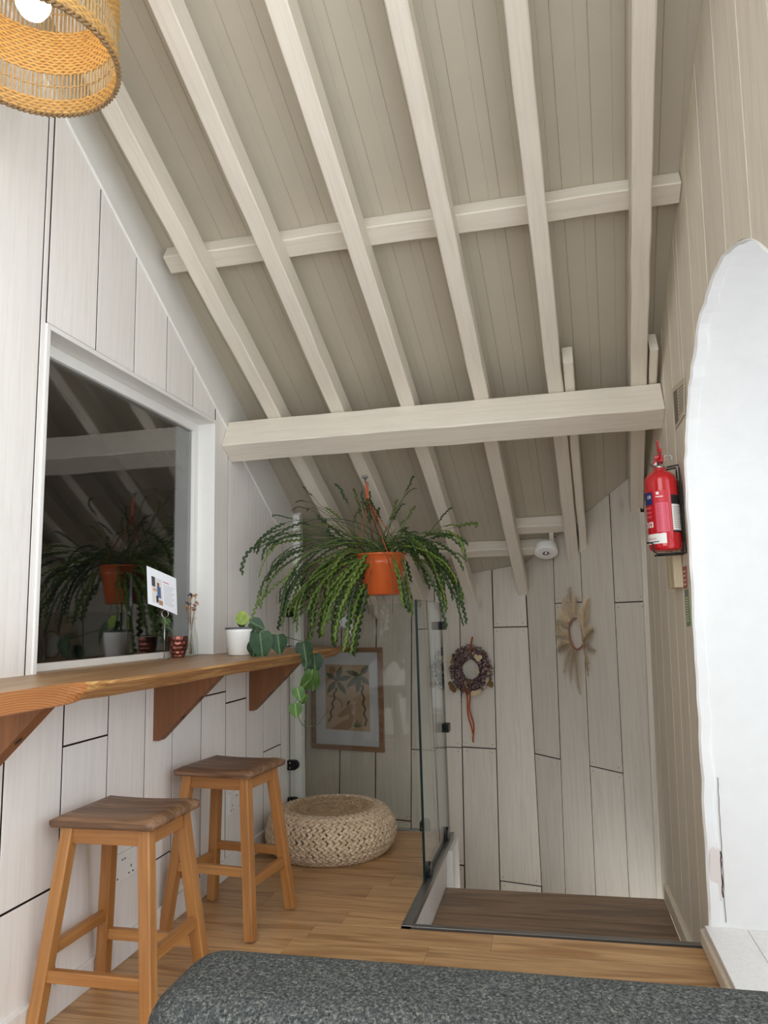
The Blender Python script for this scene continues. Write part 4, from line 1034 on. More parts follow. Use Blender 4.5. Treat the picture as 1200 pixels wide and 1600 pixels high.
# --- fishbone cactus in a hanging pot
M['stem_a'] = leafmat('fresh fishbone green', sr(92, 122, 48), sr(128, 154, 68), 18, 0.4, 0.62, 1.12)
M['stem_b'] = leafmat('deep fishbone green', sr(52, 78, 40), sr(78, 106, 52), 18, 0.4, 0.65, 1.15)
M['stem_c'] = leafmat('dry brown stem', sr(92, 84, 56), sr(134, 118, 82), 20, 0.6, 0.7, 1.1)
def bez(P, n):
    o = []
    for i in range(n + 1):
        t = i / n; o.append(P[0] * (1 - t) ** 3 + P[1] * 3 * t * (1 - t) ** 2 + P[2] * 3 * t * t * (1 - t) + P[3] * t ** 3)
    return o
def hanging_plant():
    rn = random.Random(21)
    c = Vector((-0.775, 3.38, 1.135))
    r = empty('hanging_plant', c, label='fishbone cactus trailing from a terracotta hanging pot below the rafters', cat='plant')
    pot = lathe('pot', [(0.001, 0.004), (0.080, 0.0), (0.088, 0.006), (0.108, 0.135), (0.111, 0.140), (0.113, 0.150), (0.1145, 0.182), (0.121, 0.184), (0.122, 0.192), (0.116, 0.193), (0.109, 0.188), (0.106, 0.150), (0.001, 0.150)], M['terracotta'], r, 48)
    lathe('soil', [(0.001, 0.170), (0.06, 0.172), (0.1085, 0.168)], M['soil'], r, 32)
    hook = Vector((-0.838, 3.357, rz_(3.357))) - c
    box('hook_plate', hook.x - 0.014, hook.x + 0.014, hook.y - 0.014, hook.y + 0.014, hook.z - 0.006, hook.z + 0.006, M['steel'], r, 0.001)
    tube('hook', [hook + Vector((0.0, 0, -0.004)), hook + Vector((0.0, 0, -0.03)), hook + Vector((0.008, 0, -0.042)), hook + Vector((0.012, 0, -0.03))], 0.0035, M['steel'], r, 8)
    hz_ = hook + Vector((0.006, 0, -0.04))
    bar('hanger_stem', hz_ + Vector((0.004, 0, -0.085)), hz_ + Vector((0, 0, 0.015)), 0.014, 0.005, M['orange'], r, 0.001, Vector((0, 1, 0)))
    for k in range(4):
        a = k * math.pi / 2 + 0.5
        tube('hanger_strand', [hz_ + Vector((0.004, 0, -0.08)), Vector((0.118 * math.cos(a), 0.118 * math.sin(a), 0.187))], 0.0022, M['orange'], r, 6)
    top = Vector((0, 0, 0.175))
    def stem(end, apex, lob, w, mat, start=None, sway=0.04):
        s0 = start if start is not None else Vector((rn.uniform(-.07, .07), rn.uniform(-.07, .07), 0.172))
        end = Vector(end)
        h = Vector((end.x, end.y, 0))
        P1 = s0 + h * 0.22 + Vector((rn.uniform(-sway, sway), rn.uniform(-sway, sway), apex * 1.25))
        P2 = Vector((end.x * 0.98 + rn.uniform(-sway, sway), end.y * 0.98 + rn.uniform(-sway, sway), max(end.z, 0.175) * 0.5 + 0.5 * end.z + apex * 0.9))
        pts = bez((s0, P1, P2, end), 90)
        # kinks, as jointed stems have
        ph = rn.uniform(0, 6); ka = rn.uniform(0.0008, 0.0028)
        pts = [p + Vector((math.sin(i * 0.42 + ph), math.cos(i * 0.35 + ph * 2), math.sin(i * 0.5 + ph * 3) * .6)) * ka * min(1, i / 20) for i, p in enumerate(pts)]
        L = [0]
        for i in range(1, 91): L.append(L[-1] + (pts[i] - pts[i - 1]).length)
        tot = L[-1]
        def at_(q):
            q = min(max(q, 0), tot - 1e-6)
            lo = 0
            for i in range(1, 91):
                if L[i] >= q: lo = i; break
            f = (q - L[lo - 1]) / max(1e-9, L[lo] - L[lo - 1])
            return pts[lo - 1].lerp(pts[lo], f), (pts[lo] - pts[lo - 1]).normalized()
        g = Geo()
        nb = 26
        tp = [at_(tot * k / nb)[0] for k in range(nb + 1)]
        g.tube(tp, [0.0021 - 0.0011 * k / nb for k in range(nb + 1)], 4)
        q0 = tot * (1 - lob); pitch = rn.uniform(0.014, 0.017) + w * 0.95; side0 = rn.uniform(0, math.pi)
        if lob > 0.02:
            m_ = max(4, int((tot - q0) / (pitch / 5))); Va, prev = [], None
            for k in range(m_ + 1):
                q = q0 + (tot - q0) * k / m_
                p, t = at_(q)
                ref = Vector((math.cos(side0), -0.35, math.sin(side0)))
                sd = t.cross(Vector((0.1 * math.sin(side0), -1, 0.15)))
                sd = sd.normalized() if sd.length > 1e-3 else Vector((1, 0, 0))
                sd = (sd + t.cross(sd) * math.sin(side0 * 2.0 + q * 3) * 0.7).normalized(); up = t.cross(sd)
                env = min(1, (k + 1) / 5) * min(1, (m_ - k + 1) / 4)
                x = (q - q0) / pitch
                def lobe(u):
                    u = u - math.floor(u)
                    return max(0.0, math.sin(math.pi * min(1, u / 0.86))) ** 0.6 if u < 0.86 else 0.0
                wl_ = (0.12 + 0.88 * lobe(x)) * w * env; wr_ = (0.12 + 0.88 * lobe(x + 0.5)) * w * env
                Va += [p - sd * wl_ + up * 0.002, p + up * 0.0032, p + sd * wr_ + up * 0.002, p - up * 0.0012]
            Fc = []
            for k in range(m_):
                a, b_ = k * 4, k * 4 + 4
                Fc += [(a, a + 1, b_ + 1, b_), (a + 1, a + 2, b_ + 2, b_ + 1), (a + 2, a + 3, b_ + 3, b_ + 2), (a + 3, a, b_, b_ + 3)]
            g.add(Va, Fc)
        g.obj('stem', mat, r)
    A, Bm, Cm = M['stem_a'], M['stem_b'], M['stem_c']
    U = rn.uniform
    for k in range(26):      # curtain hanging in front on the left
        stem((U(-.42, -.10), U(-.28, -.02), U(-.28, .02)), U(.02, .10), U(.6, .9), U(.0135, .0185), rn.choice((A, A, A, Bm)))
    for k in range(20):      # left, behind and further out
        stem((U(-.55, -.25), U(-.34, .12), U(-.20, .10)), U(.06, .18), U(.3, .6), U(.006, .011), rn.choice((A, Bm, Bm)))
    for k in range(16):      # long reaching stems to the far left, towards the window
        stem((U(-.55, -.45), U(-.44, -.12), U(-.06, .26)), U(.10, .22), U(.2, .5), U(.005, .010), rn.choice((Bm, Bm, A)), sway=.07)
    for k in range(8):
        stem((U(-.50, -.30), U(-.2, .08), U(.25, .52)), U(.0, .10), U(0.0, .25), U(.004, .007), rn.choice((Cm, Bm)), sway=.09)
    for k in range(28):      # right hand side
        stem((U(.12, .44), U(-.32, .10), U(-.01, .20)), U(.05, .16), U(.3, .65), U(.006, .011), rn.choice((A, Bm, Bm)))
    for k in range(12):      # stems drooping over the stair side
        stem((U(.28, .43), U(-.25, .12), U(-.16, -.02)), U(.10, .18), U(.35, .7), U(.007, .012), rn.choice((A, Bm)))
    for k in range(3):      # few stems hanging close to the pot on the right
        stem((U(.13, .18), U(-.2, -.12), U(-.12, .0)), U(.02, .06), U(.5, .8), U(.011, .016), rn.choice((A, Bm)))
    for k in range(20):      # upright shoots
        stem((U(-.36, .20), U(-.12, .10), U(.30, .60)), U(-.02, .05), U(.15, .5), U(.005, .009), rn.choice((Bm, Bm, A, Cm)), sway=.08)
    for k in range(10):
        stem((U(.05, .46), U(-.1, .1), U(.22, .42)), U(.0, .08), U(.15, .4), U(.006, .009), rn.choice((Bm, A)), sway=.08)
    for k in range(14):      # dry leafless stems
        stem((U(-.48, .10), U(-.25, .1), U(-.1, .3)), U(.03, .12), 0.0, .002, Cm, sway=.08)
hanging_plant()

# --- things on the bar slab
ZS = 0.901
def heart_leaf(name, M4, s, mat, par, round_=0.0):
    n = 14; V, Fc = [], []
    prof_ = []
    for k in range(n + 1):
        t = k / n
        wdt = (math.sin(math.pi * t ** 0.62) ** 0.85) * 0.46 if round_ < .5 else math.sin(math.pi * t) ** 0.55 * 0.46
        back = -0.16 * math.exp(-((t - 0.08) / 0.1) ** 2) if round_ < .5 else 0
        y = t * 1.0
        z = -0.14 * t * t
        V += [Vector((-wdt, y + back * (wdt / .46), z + 0.13 * wdt)), Vector((-wdt * .5, y + back * .3, z + 0.02)), Vector((0, y, z - 0.015)), Vector((wdt * .5, y + back * .3, z + 0.02)), Vector((wdt, y + back * (wdt / .46), z + 0.13 * wdt))]
    for k in range(n):
        for q in range(4): Fc.append((k * 5 + q, k * 5 + q + 1, k * 5 + 6 + q, k * 5 + 5 + q))
    o = frompy(name, [v * s for v in V], Fc, mat, par, smooth=True, fix=False); o.matrix_local = M4
    return o
def veined(m, vein):
    nt = m.node_tree; b = nt.nodes['Principled BSDF']; l = b.inputs['Base Color'].links[0]; src = l.from_socket
    tc = N(nt, 'ShaderNodeTexCoord'); sx = N(nt, 'ShaderNodeSeparateXYZ'); nt.links.new(tc.outputs['Object'], sx.inputs[0])
    ab = N(nt, 'ShaderNodeMath', operation='ABSOLUTE'); nt.links.new(sx.outputs[0], ab.inputs[0])
    mv = N(nt, 'ShaderNodeMath', operation='MULTIPLY_ADD'); mv.inputs[1].default_value = -1.1; nt.links.new(ab.outputs[0], mv.inputs[0]); nt.links.new(sx.outputs[1], mv.inputs[2])
    sn = N(nt, 'ShaderNodeMath', operation='SINE'); sm_ = N(nt, 'ShaderNodeMath', operation='MULTIPLY'); sm_.inputs[1].default_value = 420; nt.links.new(mv.outputs[0], sm_.inputs[0]); nt.links.new(sm_.outputs[0], sn.inputs[0])
    r1 = ramp(nt, ab.outputs[0], [(0.0006, (1, 1, 1, 1)), (0.0014, (0, 0, 0, 1))]); r2 = ramp(nt, sn.outputs[0], [(0.93, (0, 0, 0, 1)), (1.0, (.35, .35, .35, 1))])
    nt.links.new(mixc(nt, 1.0, mixc(nt, r1, src, vein), mixc(nt, r2, src, vein), 'LIGHTEN'), b.inputs['Base Color']); b.inputs['Roughness'].default_value = 0.42; b.inputs['Specular IOR Level'].default_value = 0.35
    for n_ in nt.nodes:
        if n_.type == 'MIX_SHADER': n_.inputs[0].default_value = 0.12
    return m
M['philo'] = veined(leafmat('dark green leaf', sr(30, 56, 34), sr(46, 76, 46), 30, 0.35, 0.85, 1.2), sr(110, 136, 96))
M['philo2'] = veined(leafmat('mid green leaf', sr(62, 96, 44), sr(88, 124, 60), 30, 0.4, 0.85, 1.15), sr(140, 164, 104))
M['lime'] = leafmat('variegated lime leaf', sr(172, 190, 70), sr(108, 146, 46), 45, 0.4, 1, 1)
M['vine'] = plain('green vine stem', sr(88, 104, 60), 0.5)
def leaf_frame(pos, tip, facing):
    y = Vector(tip).normalized(); z = Vector(facing); z = (z - y * z.dot(y)).normalized(); return axes(Vector(pos), y.cross(z), y, z)
def potted_vine():
    c = Vector((-1.185, 2.69, ZS))
    r = empty('potted_vine', c, label='white pot on the slab with a heart leaf vine trailing over its edge', cat='plant')
    lathe('pot', [(0.001, 0.0), (0.040, 0.0), (0.044, 0.004), (0.0545, 0.088), (0.0555, 0.100), (0.0525, 0.101), (0.050, 0.088), (0.001, 0.085)], M['potwhite'], r, 40)
    lathe('pot_rim', [(0.0525, 0.0985), (0.0565, 0.099), (0.0565, 0.106), (0.0525, 0.106)], plain('grey pot liner', sr(96, 98, 100), 0.5), r, 40, closed=True)
    lathe('soil', [(0.001, 0.094), (0.0525, 0.095)], M['soil'], r, 24)
    cf = Vector((0.42, -0.9, 0.12))
    def W(px, py, X): return atx(px, py, X) - c
    # leaves given by where they hang in the room (x = distance from the wall plane)
    top = W(378, 975, -1.17)
    tube('leaf_stalk', [Vector((0, 0, 0.09)), top], 0.0016, M['vine'], r, 6)
    heart_leaf('leaf', leaf_frame(top + Vector((0, 0, -0.006)), (0.05, 0.0, 1), cf), 0.056, M['lime'], r, 1.0)['label'] = 'yellow green variegated leaf'
    for px, py, X, tip, s, mt in ((392, 972, -1.14, (0.5, .1, -.25), .062, 'philo'), (384, 975, -1.16, (-.4, 0, .2), .045, 'philo'), (398, 985, -1.12, (.3, 0, -.8), .05, 'philo'),
                                  (406, 988, -1.05, (.15, 0, -1), .100, 'philo'), (398, 1003, -1.08, (-.1, 0, -1), .06, 'philo'), (434, 992, -1.00, (.1, 0, -1), .075, 'philo'),
                                  (474, 1003, -.955, (.12, 0, -1), .078, 'philo'), (490, 1022, -.94, (.1, 0, -1), .078, 'philo'), (480, 1028, -.95, (-.2, 0, -1), .045, 'philo'),
                                  (488, 1046, -.94, (-.12, 0, -1), .068, 'philo2'), (492, 1058, -.94, (-.2, 0, -1), .058, 'philo2'), (487, 1060, -.935, (-.75, 0, -.55), .068, 'philo2'),
                                  (464, 1074, -.94, (.25, 0, -.9), .052, 'philo2'), (477, 1084, -.94, (-.4, 0, -.7), .048, 'philo2'), (461, 1099, -.94, (.1, 0, -1), .055, 'philo2')):
        p = W(px, py, X)
        f = cf + Vector((random.uniform(-.35, .35), 0, random.uniform(-.1, .4)))
        heart_leaf('leaf', leaf_frame(p, tip, f), s, M[mt], r)
    path = [Vector((0.02, 0, 0.09)), W(398, 978, -1.12), W(406, 990, -1.06), W(434, 992, -1.0), W(460, 999, -.965), W(474, 1004, -.945), W(490, 1022, -.935), W(490, 1048, -.935), W(482, 1066, -.937), W(470, 1080, -.94), W(462, 1100, -.94), W(468, 1124, -.94), W(476, 1134, -.94), W(492, 1134, -.93), W(500, 1128, -.92), W(514, 1108, -.92)]
    n = len(path); sm = []
    for i in range(n - 1):
        p0, p1, p2, p3 = path[max(i - 1, 0)], path[i], path[i + 1], path[min(i + 2, n - 1)]
        for k in range(5):
            t = k / 5; sm.append(0.5 * ((2 * p1) + (p2 - p0) * t + (2 * p0 - 5 * p1 + 4 * p2 - p3) * t * t + (3 * p1 - p0 - 3 * p2 + p3) * t ** 3))
    sm.append(path[-1])
    tube('vine_stem', sm, [0.0018] * (len(sm) - 12) + [0.0012] * 12, M['vine'], r, 6)
    for px, py in ((476, 1130), (490, 1128)):
        p = W(px, py, -.94); tube('dry_tendril', [p + Vector((0, 0, .012)), p + Vector((.003, 0, -.004)), p + Vector((.0, 0, -.016))], 0.0015, M['stem_c'], r, 5)
potted_vine()
def tumbler():
    c = Vector((-1.385, 2.578, ZS))
    r = empty('copper_tumbler', c, label='faceted copper glass tumbler standing before the window', cat='cup')
    m, nt, b = newmat('copper brown glass'); b.inputs['Base Color'].default_value = sr(120, 66, 56); b.inputs['Metallic'].default_value = 0.75; b.inputs['Roughness'].default_value = 0.16
    nt.links.new(ramp(nt, noise_n(nt, coords(nt, (1, 1, 1), False), 40, 2), [(0.3, sr(92, 52, 46)), (0.7, sr(150, 92, 78))]), b.inputs['Base Color'])
    seg, rows = 72, 40; V, Fc = [], []
    for j in range(rows + 1):
        z = 0.078 * j / rows
        base = 0.024 + 0.0125 * math.sin(min(1, j / rows * 1.15) * math.pi / 2)
        for i in range(seg):
            a = 2 * math.pi * i / seg
            row = z / 0.0165; k = int(row); off = 0.5 * (k % 2)
            u = (a / (2 * math.pi) * 11 + off) % 1 - 0.5; v = row - k - 0.5
            dent = max(0, 1 - (u * u * 4.4 + v * v * 4.4)) * 0.0034 if 0.006 < z < 0.066 else 0
            q = base - dent
            V.append(Vector((q * math.cos(a), q * math.sin(a), z)))
    for j in range(rows):
        for i in range(seg): Fc.append((j * seg + i, j * seg + (i + 1) % seg, (j + 1) * seg + (i + 1) % seg, (j + 1) * seg + i))
    Fc.append(tuple(range(seg)))
    frompy('cup', V, Fc, m, r, smooth=True)
    lathe('inner_wall', [(0.0005, 0.006), (0.022, 0.006), (0.034, 0.06), (0.0355, 0.078), (0.0365, 0.078)], m, r, 40)
    tube('sprig', [(0.0, 0, 0.006), (-0.012, 0.0, 0.07), (-0.030, -0.004, 0.105), (-0.046, -0.01, 0.14)], 0.0015, M['vine'], r, 6)
    heart_leaf('sprig_leaf', leaf_frame((-0.040, -0.008, 0.125), (-.55, -.1, .8), (.5, -.9, .3)), 0.034, M['philo2'], r)
    heart_leaf('sprig_leaf', leaf_frame((-0.030, -0.004, 0.105), (-.7, -.1, .5), (.5, -.9, .3)), 0.024, M['philo'], r)
tumbler()
def bottle():
    c = Vector((-1.395, 2.70, ZS))
    r = empty('bud_bottle', c, label='clear glass bottle of dried flowers by the right side of the window', cat='vase')
    gm = thin_glass('bottle glass', (0.93, 0.96, 0.95, 1), 1.45, 1.2)
    lathe('bottle', [(0.0005, 0.003), (0.024, 0.0), (0.027, 0.004), (0.027, 0.055), (0.025, 0.075), (0.0155, 0.110), (0.0145, 0.140), (0.0175, 0.143), (0.0175, 0.150), (0.0135, 0.150)], gm, r, 36)
    rn = random.Random(2)
    stm, tan, plum, rust = plain('dried stalk', sr(150, 116, 78), 0.8), plain('tan dried petal', sr(186, 140, 92), 0.8, var=.2), plain('plum dried petal', sr(86, 66, 78), 0.8, var=.2), plain('rust dried petal', sr(140, 82, 56), 0.8, var=.2)
    for k in range(7):
        a = rn.uniform(0, 6.28); e = Vector((0.020 * math.cos(a), 0.018 * math.sin(a), rn.uniform(0.17, 0.235)))
        tube('stalk', [(0.012 * math.cos(a + 2.5), 0.012 * math.sin(a + 2.5), 0.006), (0.004 * math.cos(a), 0.004 * math.sin(a), 0.12), e], 0.0011, stm, r, 5)
        g = Geo()
        for q in range(10):
            d = Vector((rn.uniform(-1, 1), rn.uniform(-1, 1), rn.uniform(-.6, 1))).normalized(); s = rn.uniform(.006, .011)
            p = e + d * s * 0.6; t = d.orthogonal().normalized() * s * .5; u = d.cross(t)
            g.add([p - t, p + u * .4, p + d * s, p - u * .4, p + t], [(0, 1, 2), (0, 2, 3), (1, 4, 2), (3, 2, 4)])
        g.obj('dried_flower', (tan, plum, rust)[k % 3], r, smooth=False)
bottle()
def card_stand():
    base = Vector((-1.372, 2.452, ZS))
    r = empty('card_holder', base, label='wire card holder with a ring clip standing on the slab by the window', cat='holder')
    box('foot', -0.018, 0.018, -0.012, 0.012, 0, 0.004, M['chrome'], r, 0.001)
    tube('wire', [(0, 0, 0.003), (0.0, 0, 0.15)], 0.0016, M['chrome'], r, 6)
    tube('clip_ring', [(0.013 * math.cos(a), 0.0015 * k / 12, 0.162 + 0.013 * math.sin(a)) for k, a in enumerate([k * math.pi / 10 for k in range(26)])], 0.0013, M['chrome'], r, 6)
    # paper: corners from where it hangs, just behind the ring
    P0 = base + Vector((-0.016, 0.0, 0)); n = Vector((0.88, -0.47, 0.0)).normalized()
    q = [hit(px, py, P0, n) for px, py in ((229, 884), (275, 904), (278, 961), (232, 943))]
    pc = empty('printed_card', (q[2] + q[3]) / 2, label='slightly curled printed card with a small colour picture held in the wire holder', cat='card')
    o = Vector(pc.location)
    def S2(u, v, d=0.0):
        p = q[0].lerp(q[1], u).lerp(q[3].lerp(q[2], u), v) - o
        return p + n * (0.006 * math.sin(math.pi * u) * (0.3 + v) - 0.004 * v + d)
    def sheet(name, u0, u1, v0, v1, d, mat, par=pc, nu=8, nv=8):
        V = [S2(u0 + (u1 - u0) * i / nu, v0 + (v1 - v0) * j / nv, d) for j in range(nv + 1) for i in range(nu + 1)]
        return frompy(name, V, [(j * (nu + 1) + i, j * (nu + 1) + i + 1, (j + 1) * (nu + 1) + i + 1, (j + 1) * (nu + 1) + i) for j in range(nv) for i in range(nu)], mat, par, smooth=True, fix=False)
    pap = sheet('paper', 0, 1, 0, 1, 0, plain('white card paper', sr(232, 234, 240), 0.7))
    sg = 1 if (CAM - q[0]).dot(n) > 0 else -1
    L_ = lambda *a: sheet(*a[:5], sg * a[5], a[6], pap, 6, 4)
    L_('photo', .14, .47, .22, .92, .0005, plain('pale photo print', sr(216, 214, 212), .6))
    L_('photo_door', .14, .25, .22, .48, .0009, plain('dark photo print', sr(60, 60, 66), .6)); L_('photo_floor', .34, .47, .80, .92, .0009, plain('brown photo print', sr(170, 130, 100), .6))
    L_('photo_coat', .30, .42, .44, .74, .0011, plain('blue photo print', sr(70, 100, 140), .6)); L_('photo_skin', .17, .31, .52, .60, .0013, plain('skin photo print', sr(206, 160, 130), .6))
    L_('photo_hair', .31, .38, .34, .44, .0011, plain('brown hair print', sr(120, 80, 60), .6)); L_('photo_trousers', .26, .33, .70, .88, .0013, plain('black photo print', sr(40, 40, 44), .6))
    L_('text_line', .52, .72, .24, .262, .0005, M['redprint'])
    for k in range(11): L_('text_line', .52, .90 - .05 * ((k * 7) % 3), .33 + k * .05, .338 + k * .05, .0005, M['greyprint'])
card_stand()

# --- dried flower wreath on the back wall
def wreath():
    rn = random.Random(33)
    ctr = hit(735.5, 1046, P_B - N_B * 0.03, N_B)
    r = empty('dried_wreath', label='dried hydrangea wreath with a long rust ribbon on the back wall', cat='wreath')
    r.matrix_world = axes(ctr, AX_B, N_B, Vector((0, 0, 1)))
    Ro, Rt = 0.094, 0.036
    g = Geo(); g.tube([(Ro * math.cos(a), 0.0, Ro * 1.1 * math.sin(a)) for a in [2 * math.pi * k / 40 for k in range(40)]], 0.020, 8, True); g.obj('ring', plain('dark twig ring', sr(70, 54, 46), .9), r)
    mats = [plain('mauve dried petal', sr(120, 98, 104), .85, var=.25, nscale=90), plain('brown dried petal', sr(124, 92, 60), .85, var=.25, nscale=90), plain('pale dried petal', sr(168, 142, 128), .85, var=.2, nscale=90), plain('plum dark petal', sr(74, 56, 62), .85, var=.25, nscale=90)]
    for mi, cnt in ((0, 620), (1, 260), (2, 260), (3, 380)):
        g = Geo()
        for k in range(cnt):
            a = rn.uniform(0, 6.2832)
            if mi == 1 and rn.random() < .6: a = rn.choice((1.6, 0.9, 4.4, 2.3)) + rn.gauss(0, .18)
            b_ = rn.uniform(-.4, math.pi + .4); q = Rt * rn.uniform(.78, 1.12)
            er = Vector((math.cos(a), 0, math.sin(a) * 1.08)); p = er * Ro + er * q * math.cos(b_) + Vector((0, -1, 0)) * q * 0.8 * math.sin(b_)
            d = (er * math.cos(b_) + Vector((0, -math.sin(b_), 0)) + Vector((rn.uniform(-.7, .7), rn.uniform(-.7, .7), rn.uniform(-.7, .7)))).normalized()
            t = d.orthogonal().normalized(); t.rotate(Matrix.Rotation(rn.uniform(0, 6.28), 3, d)); u = d.cross(t); s = rn.uniform(.005, .0095)
            g.add([p + t * s, p + u * s * .8 + d * s * .4, p - t * s, p - u * s * .8 + d * s * .4, p + d * s * .15], [(4, 0, 1), (4, 1, 2), (4, 2, 3), (4, 3, 0)])
        o = g.obj('petal_cluster', mats[mi], r, smooth=False); o['kind'] = 'stuff'
    pale, olive = plain('papery cream seed disc', sr(206, 190, 150), .6, var=.1), plain('brown leaf', sr(110, 82, 42), .8, var=.2)
    for (x, z, s) in ((.060, .062, .016), (.072, .072, .014), (.05, .075, .014), (-.125, .058, .017), (-.118, .035, .014), (.045, -.130, .016), (.022, -.134, .017), (.062, -.122, .013), (.10, -.055, .015), (.055, -.01, .012), (.11, -.02, .012)):
        t = Vector((rn.uniform(-.3, .3), -1, rn.uniform(-.3, .3))).normalized(); a_ = t.orthogonal().normalized(); b_ = t.cross(a_)
        p = Vector((x, -0.036 if abs(x) < .1 else -0.015, z))
        frompy('seed_disc', [p + t * .001] + [p + (a_ * math.cos(k * .6283) + b_ * math.sin(k * .6283)) * s for k in range(10)], [(0, k + 1, (k + 1) % 10 + 1) for k in range(10)], pale, r, smooth=True)
    for (x, z, dx, dz) in ((.118, -.06, .02, -.05), (.125, -.07, .01, -.04), (-.105, -.085, -.02, -.05), (-.115, -.07, -.025, -.03), (-.10, -.10, .0, -.045), (.12, .02, .025, .0)):
        heart_leaf('curled_leaf', leaf_frame((x, -.02, z), (dx, -.01, dz), (0, -1, .2)), math.hypot(dx, dz) * .75, olive, r, 1.0)
    rust = plain('rust velvet ribbon', sr(160, 72, 28), .85, var=.12)
    def ribbon(name, pts, wd):
        V = []
        for i, p in enumerate(pts):
            t = (Vector(pts[min(i + 1, len(pts) - 1)]) - Vector(pts[max(i - 1, 0)])).normalized(); s = t.cross(Vector((0, -1, 0))).normalized() * wd / 2; V += [Vector(p) - s, Vector(p) + s, Vector(p) + s + Vector((0, .0012, 0)), Vector(p) - s + Vector((0, .0012, 0))]
        Fc = []
        for i in range(len(pts) - 1):
            for k in range(4): Fc.append((i * 4 + k, i * 4 + (k + 1) % 4, i * 4 + 4 + (k + 1) % 4, i * 4 + 4 + k))
        frompy(name, V, Fc, rust, r)
    ribbon('hanging_loop', [(.010, -.03, .115), (.013, -.018, .14), (.016, -.008, .165), (.018, .004, .190)], .010)
    ribbon('ribbon_tail', [(-.038 + .006 * math.sin(k * .5) + .002 * k, -.03 + .02 * min(1, k / 4), -.10 - .0165 * k) for k in range(17)], .009)
    ribbon('ribbon_tail', [(-.016 + .008 * math.sin(k * .55 + .6) + .0012 * k, -.03 + .02 * min(1, k / 4), -.10 - .0165 * k) for k in range(20)], .009)
    tube('twig_end', [(-.05, -.02, -.10), (-.06, -.012, -.16), (-.066, -.008, -.19)], .0025, mats[3], r, 6)
wreath()

# --- pampas wreath on the slanting wall
def pampas():
    rn = random.Random(44)
    ctr = hit(902, 990, P_B - N_C * 0.02, N_C)
    r = empty('pampas_wreath', label='pale pampas grass wreath on a bare twig hoop on the slanting wall', cat='wreath')
    r.matrix_world = axes(ctr, AX_C, N_C, Vector((0, 0, 1)))
    hoop, fl_, fl2 = plain('reddish twig hoop', sr(150, 104, 84), .8, var=.2), leafmat('pampas fluff', sr(204, 186, 156), sr(224, 208, 180), 30, .9), plain('bare cane', sr(166, 142, 112), .7)
    Rx, Rz = 0.058, 0.080
    for k in range(3):
        tube('hoop', [((Rx + .003 * math.sin(a * 3 + k)) * math.cos(a), -.004 * k, (Rz + .003 * math.cos(a * 4 + k)) * math.sin(a)) for a in [2 * math.pi * q / 48 for q in range(48)]], .003, hoop, r, 6, True)
    def plume(a0, d, L, spread=.050, n=300):
        base = Vector((Rx * math.cos(a0), -.006, Rz * math.sin(a0))); d = Vector(d).normalized()
        side = d.cross(Vector((0, -1, 0))).normalized(); g = Geo()
        g.tube([base, base + d * L * .5 + Vector((0, -.008, 0)), base + d * L * .95], [.0018, .0014, .0006], 4)
        for k in range(n):
            f = rn.uniform(.0, .95); p = base + d * L * f + Vector((0, -.008 * math.sin(f * 3), 0))
            s = rn.choice((-1, 1)); l_ = spread * (1.1 - .75 * f) * rn.uniform(.5, 1.1)
            e = p + (d * rn.uniform(.6, 1.1) + side * s * rn.uniform(.3, 1.0) + Vector((0, -rn.uniform(-.2, .6), 0))) * l_
            w_ = side.cross((e - p).normalized()); w_ = (w_.normalized() if w_.length > 1e-4 else Vector((0, 1, 0))) * .0005 + (e - p).normalized().cross(Vector((0, 1, 0))) * .0006
            m_ = p.lerp(e, .5) + Vector((0, -.002, 0)); g.add([p - w_ * .6, p + w_ * .6, m_ + w_, e, m_ - w_], [(0, 1, 2, 4), (4, 2, 3)])
        o = g.obj('plume', fl_, r, smooth=False); o['kind'] = 'stuff'
    for a0, d, L in ((1.75, (-.12, 0, 1), .145), (1.5, (.12, 0, 1), .10), (.75, (.45, 0, .8), .13), (.4, (.35, 0, 1), .12), (.1, (.3, 0, .95), .12), (2.3, (-.7, 0, .55), .085), (2.7, (-.9, 0, .25), .085), (3.1, (-.95, 0, -.15), .085), (3.5, (-.75, 0, -.65), .10),
                     (3.9, (-.4, 0, -.95), .15), (4.2, (-.2, 0, -1), .17), (4.5, (.02, 0, -1), .19), (4.4, (.10, 0, -1), .22), (5.6, (.85, 0, -.4), .085), (6.0, (.5, 0, .3), .075), (5.9, (.7, 0, .6), .08), (3.3, (-.6, 0, .4), .09), (3.7, (-.75, 0, -.3), .09), (2.0, (-.45, 0, .85), .11)):
        plume(a0, d, L * 1.12)
    for k in range(3): tube('cane', [(.03 + .008 * k, -.008, .10 - .05 * k), (.05, -.010, -.06), (.068 + .006 * k, -.008, -.215 + .03 * k)], .0026, fl2, r, 6)
pampas()

# --- round emergency light on the lower purlin
def alarm():
    p = hit(853, 861, Vector((0, 2.93, 1.935)) + NRM * 0.055, NRM)
    r = empty('emergency_light', label='round white emergency light mounted under the low purlin', cat='light fitting')
    z = -NRM; x = Vector((1, 0, 0)); y = z.cross(x)
    r.matrix_world = axes(p, x, y, z)
    lathe('housing', [(0.001, -0.030), (0.060, -0.030), (0.062, -0.026), (0.064, 0.008), (0.061, 0.014), (0.050, 0.016), (0.001, 0.016)], M['plastic'], r, 40)
    lathe('lens', [(0.013, 0.016), (0.012, 0.021), (0.006, 0.024), (0.0005, 0.025)], M['chrome'], r, 20)
    lathe('lens_seat', [(0.013, 0.0162), (0.017, 0.0170), (0.019, 0.0162)], M['greyprint'], r, 20)
    box('mounting_strip', 0.022, 0.044, 0.03, 0.11, -0.046, -0.030, M['timber'], r, 0.001)
alarm()

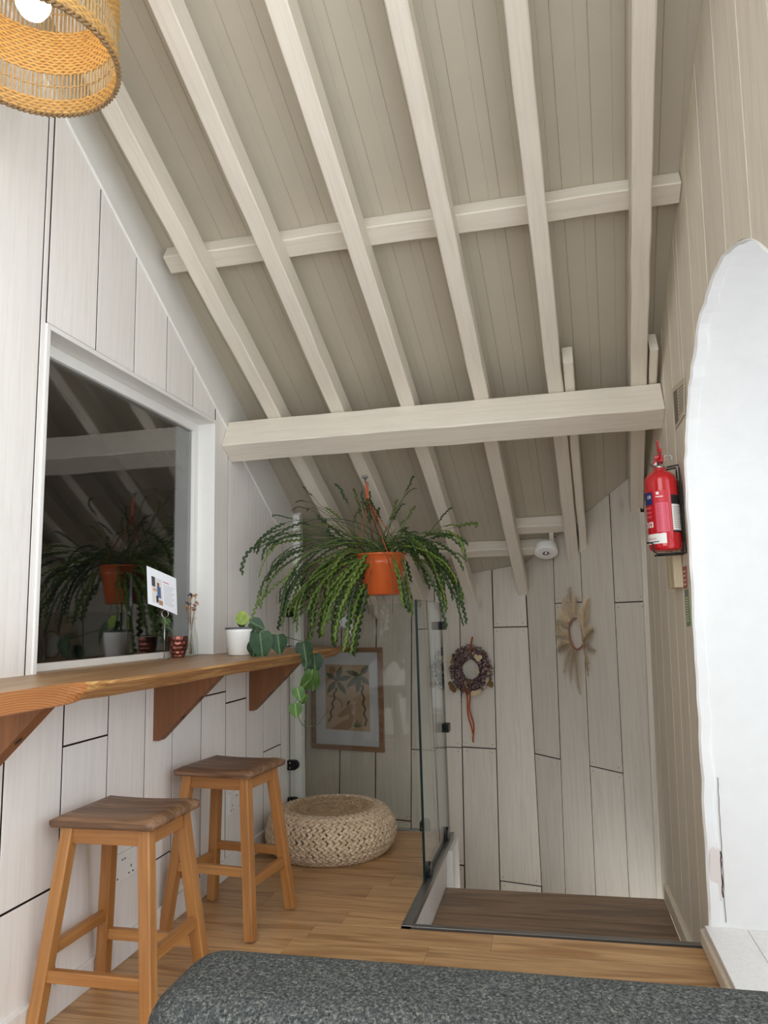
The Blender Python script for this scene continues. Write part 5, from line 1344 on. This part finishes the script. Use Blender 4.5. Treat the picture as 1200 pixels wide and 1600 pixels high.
# --- small things on the right wall
def on_r(px, py, d=0.0): return hit(px, py, (0.41 - d, 0, 0), (1, 0, -0.03))
def wall_card(name, pts, d, label, cat, mat, extra=()):
    q = [on_r(*p, d) for p in pts]; c = sum(q, Vector()) / 4
    r = empty(name, c, label=label, cat=cat)
    V = [p - c for p in q] + [p - c + Vector((0.002, 0, 0)) for p in q]
    sh = frompy('sheet', V, [(0, 1, 2, 3), (4, 5, 6, 7)] + [(k, (k + 1) % 4, 4 + (k + 1) % 4, 4 + k) for k in range(4)], mat, r)
    for nm, u0, u1, v0, v1, mt in extra:
        f = lambda u, v: q[0].lerp(q[1], u).lerp(q[3].lerp(q[2], u), v) - c - Vector((0.0006, 0, 0))
        frompy(nm, [f(u0, v0), f(u1, v0), f(u1, v1), f(u0, v1)], [(0, 1, 2, 3)], mt, sh)
cardm = plain('buff card', sr(206, 194, 172), .7)
wall_card('wall_poster', ((1050, 607), (1069, 589), (1069, 648), (1055, 671)), 0.004, 'small printed poster curling off the right wall beside the arch', 'poster', cardm,
          [('photo', .08, .42, .12, .92, plain('grey photo print', sr(120, 110, 98), .7))] + [('text_line', .50, .92, .16 + k * .08, .19 + k * .08, M['greyprint']) for k in range(9)])
wall_card('fire_notice', ((1066.5, 886), (1072, 884), (1073.5, 918), (1068, 920)), 0.003, 'narrow red fire notice on the right wall below the extinguisher', 'sign', plain('faded red sign', sr(168, 92, 74), .6), [('text_line', .2, .8, .2 + k * .2, .26 + k * .2, M['whiteprint']) for k in range(4)])
wall_card('exit_notice', ((1069.5, 922), (1075, 920), (1079, 977), (1073, 979)), 0.003, 'narrow green safety notice under the red notice on the right wall', 'sign', plain('faded green sign', sr(128, 150, 100), .6), [('heading', .1, .9, .02, .16, plain('grey blue heading', sr(120, 130, 134), .6))] + [('text_line', .2, .8, .22 + k * .07, .25 + k * .07, M['whiteprint']) for k in range(10)])
bk = empty('timber_block', (XR(1.15) - 0.001, 2.70, 1.105), label='pale wooden backing block on the right wall below the extinguisher', cat='block')
for y0, y1, dx in ((0.0, 0.075, 0.030), (0.085, 0.15, 0.030)): box('batten', -dx, 0.0, y0, y1, 0, 0.16, paint('bare cream batten', sr(214, 200, 168), sr(186, 168, 130), 'z', .3), bk, 0.002)
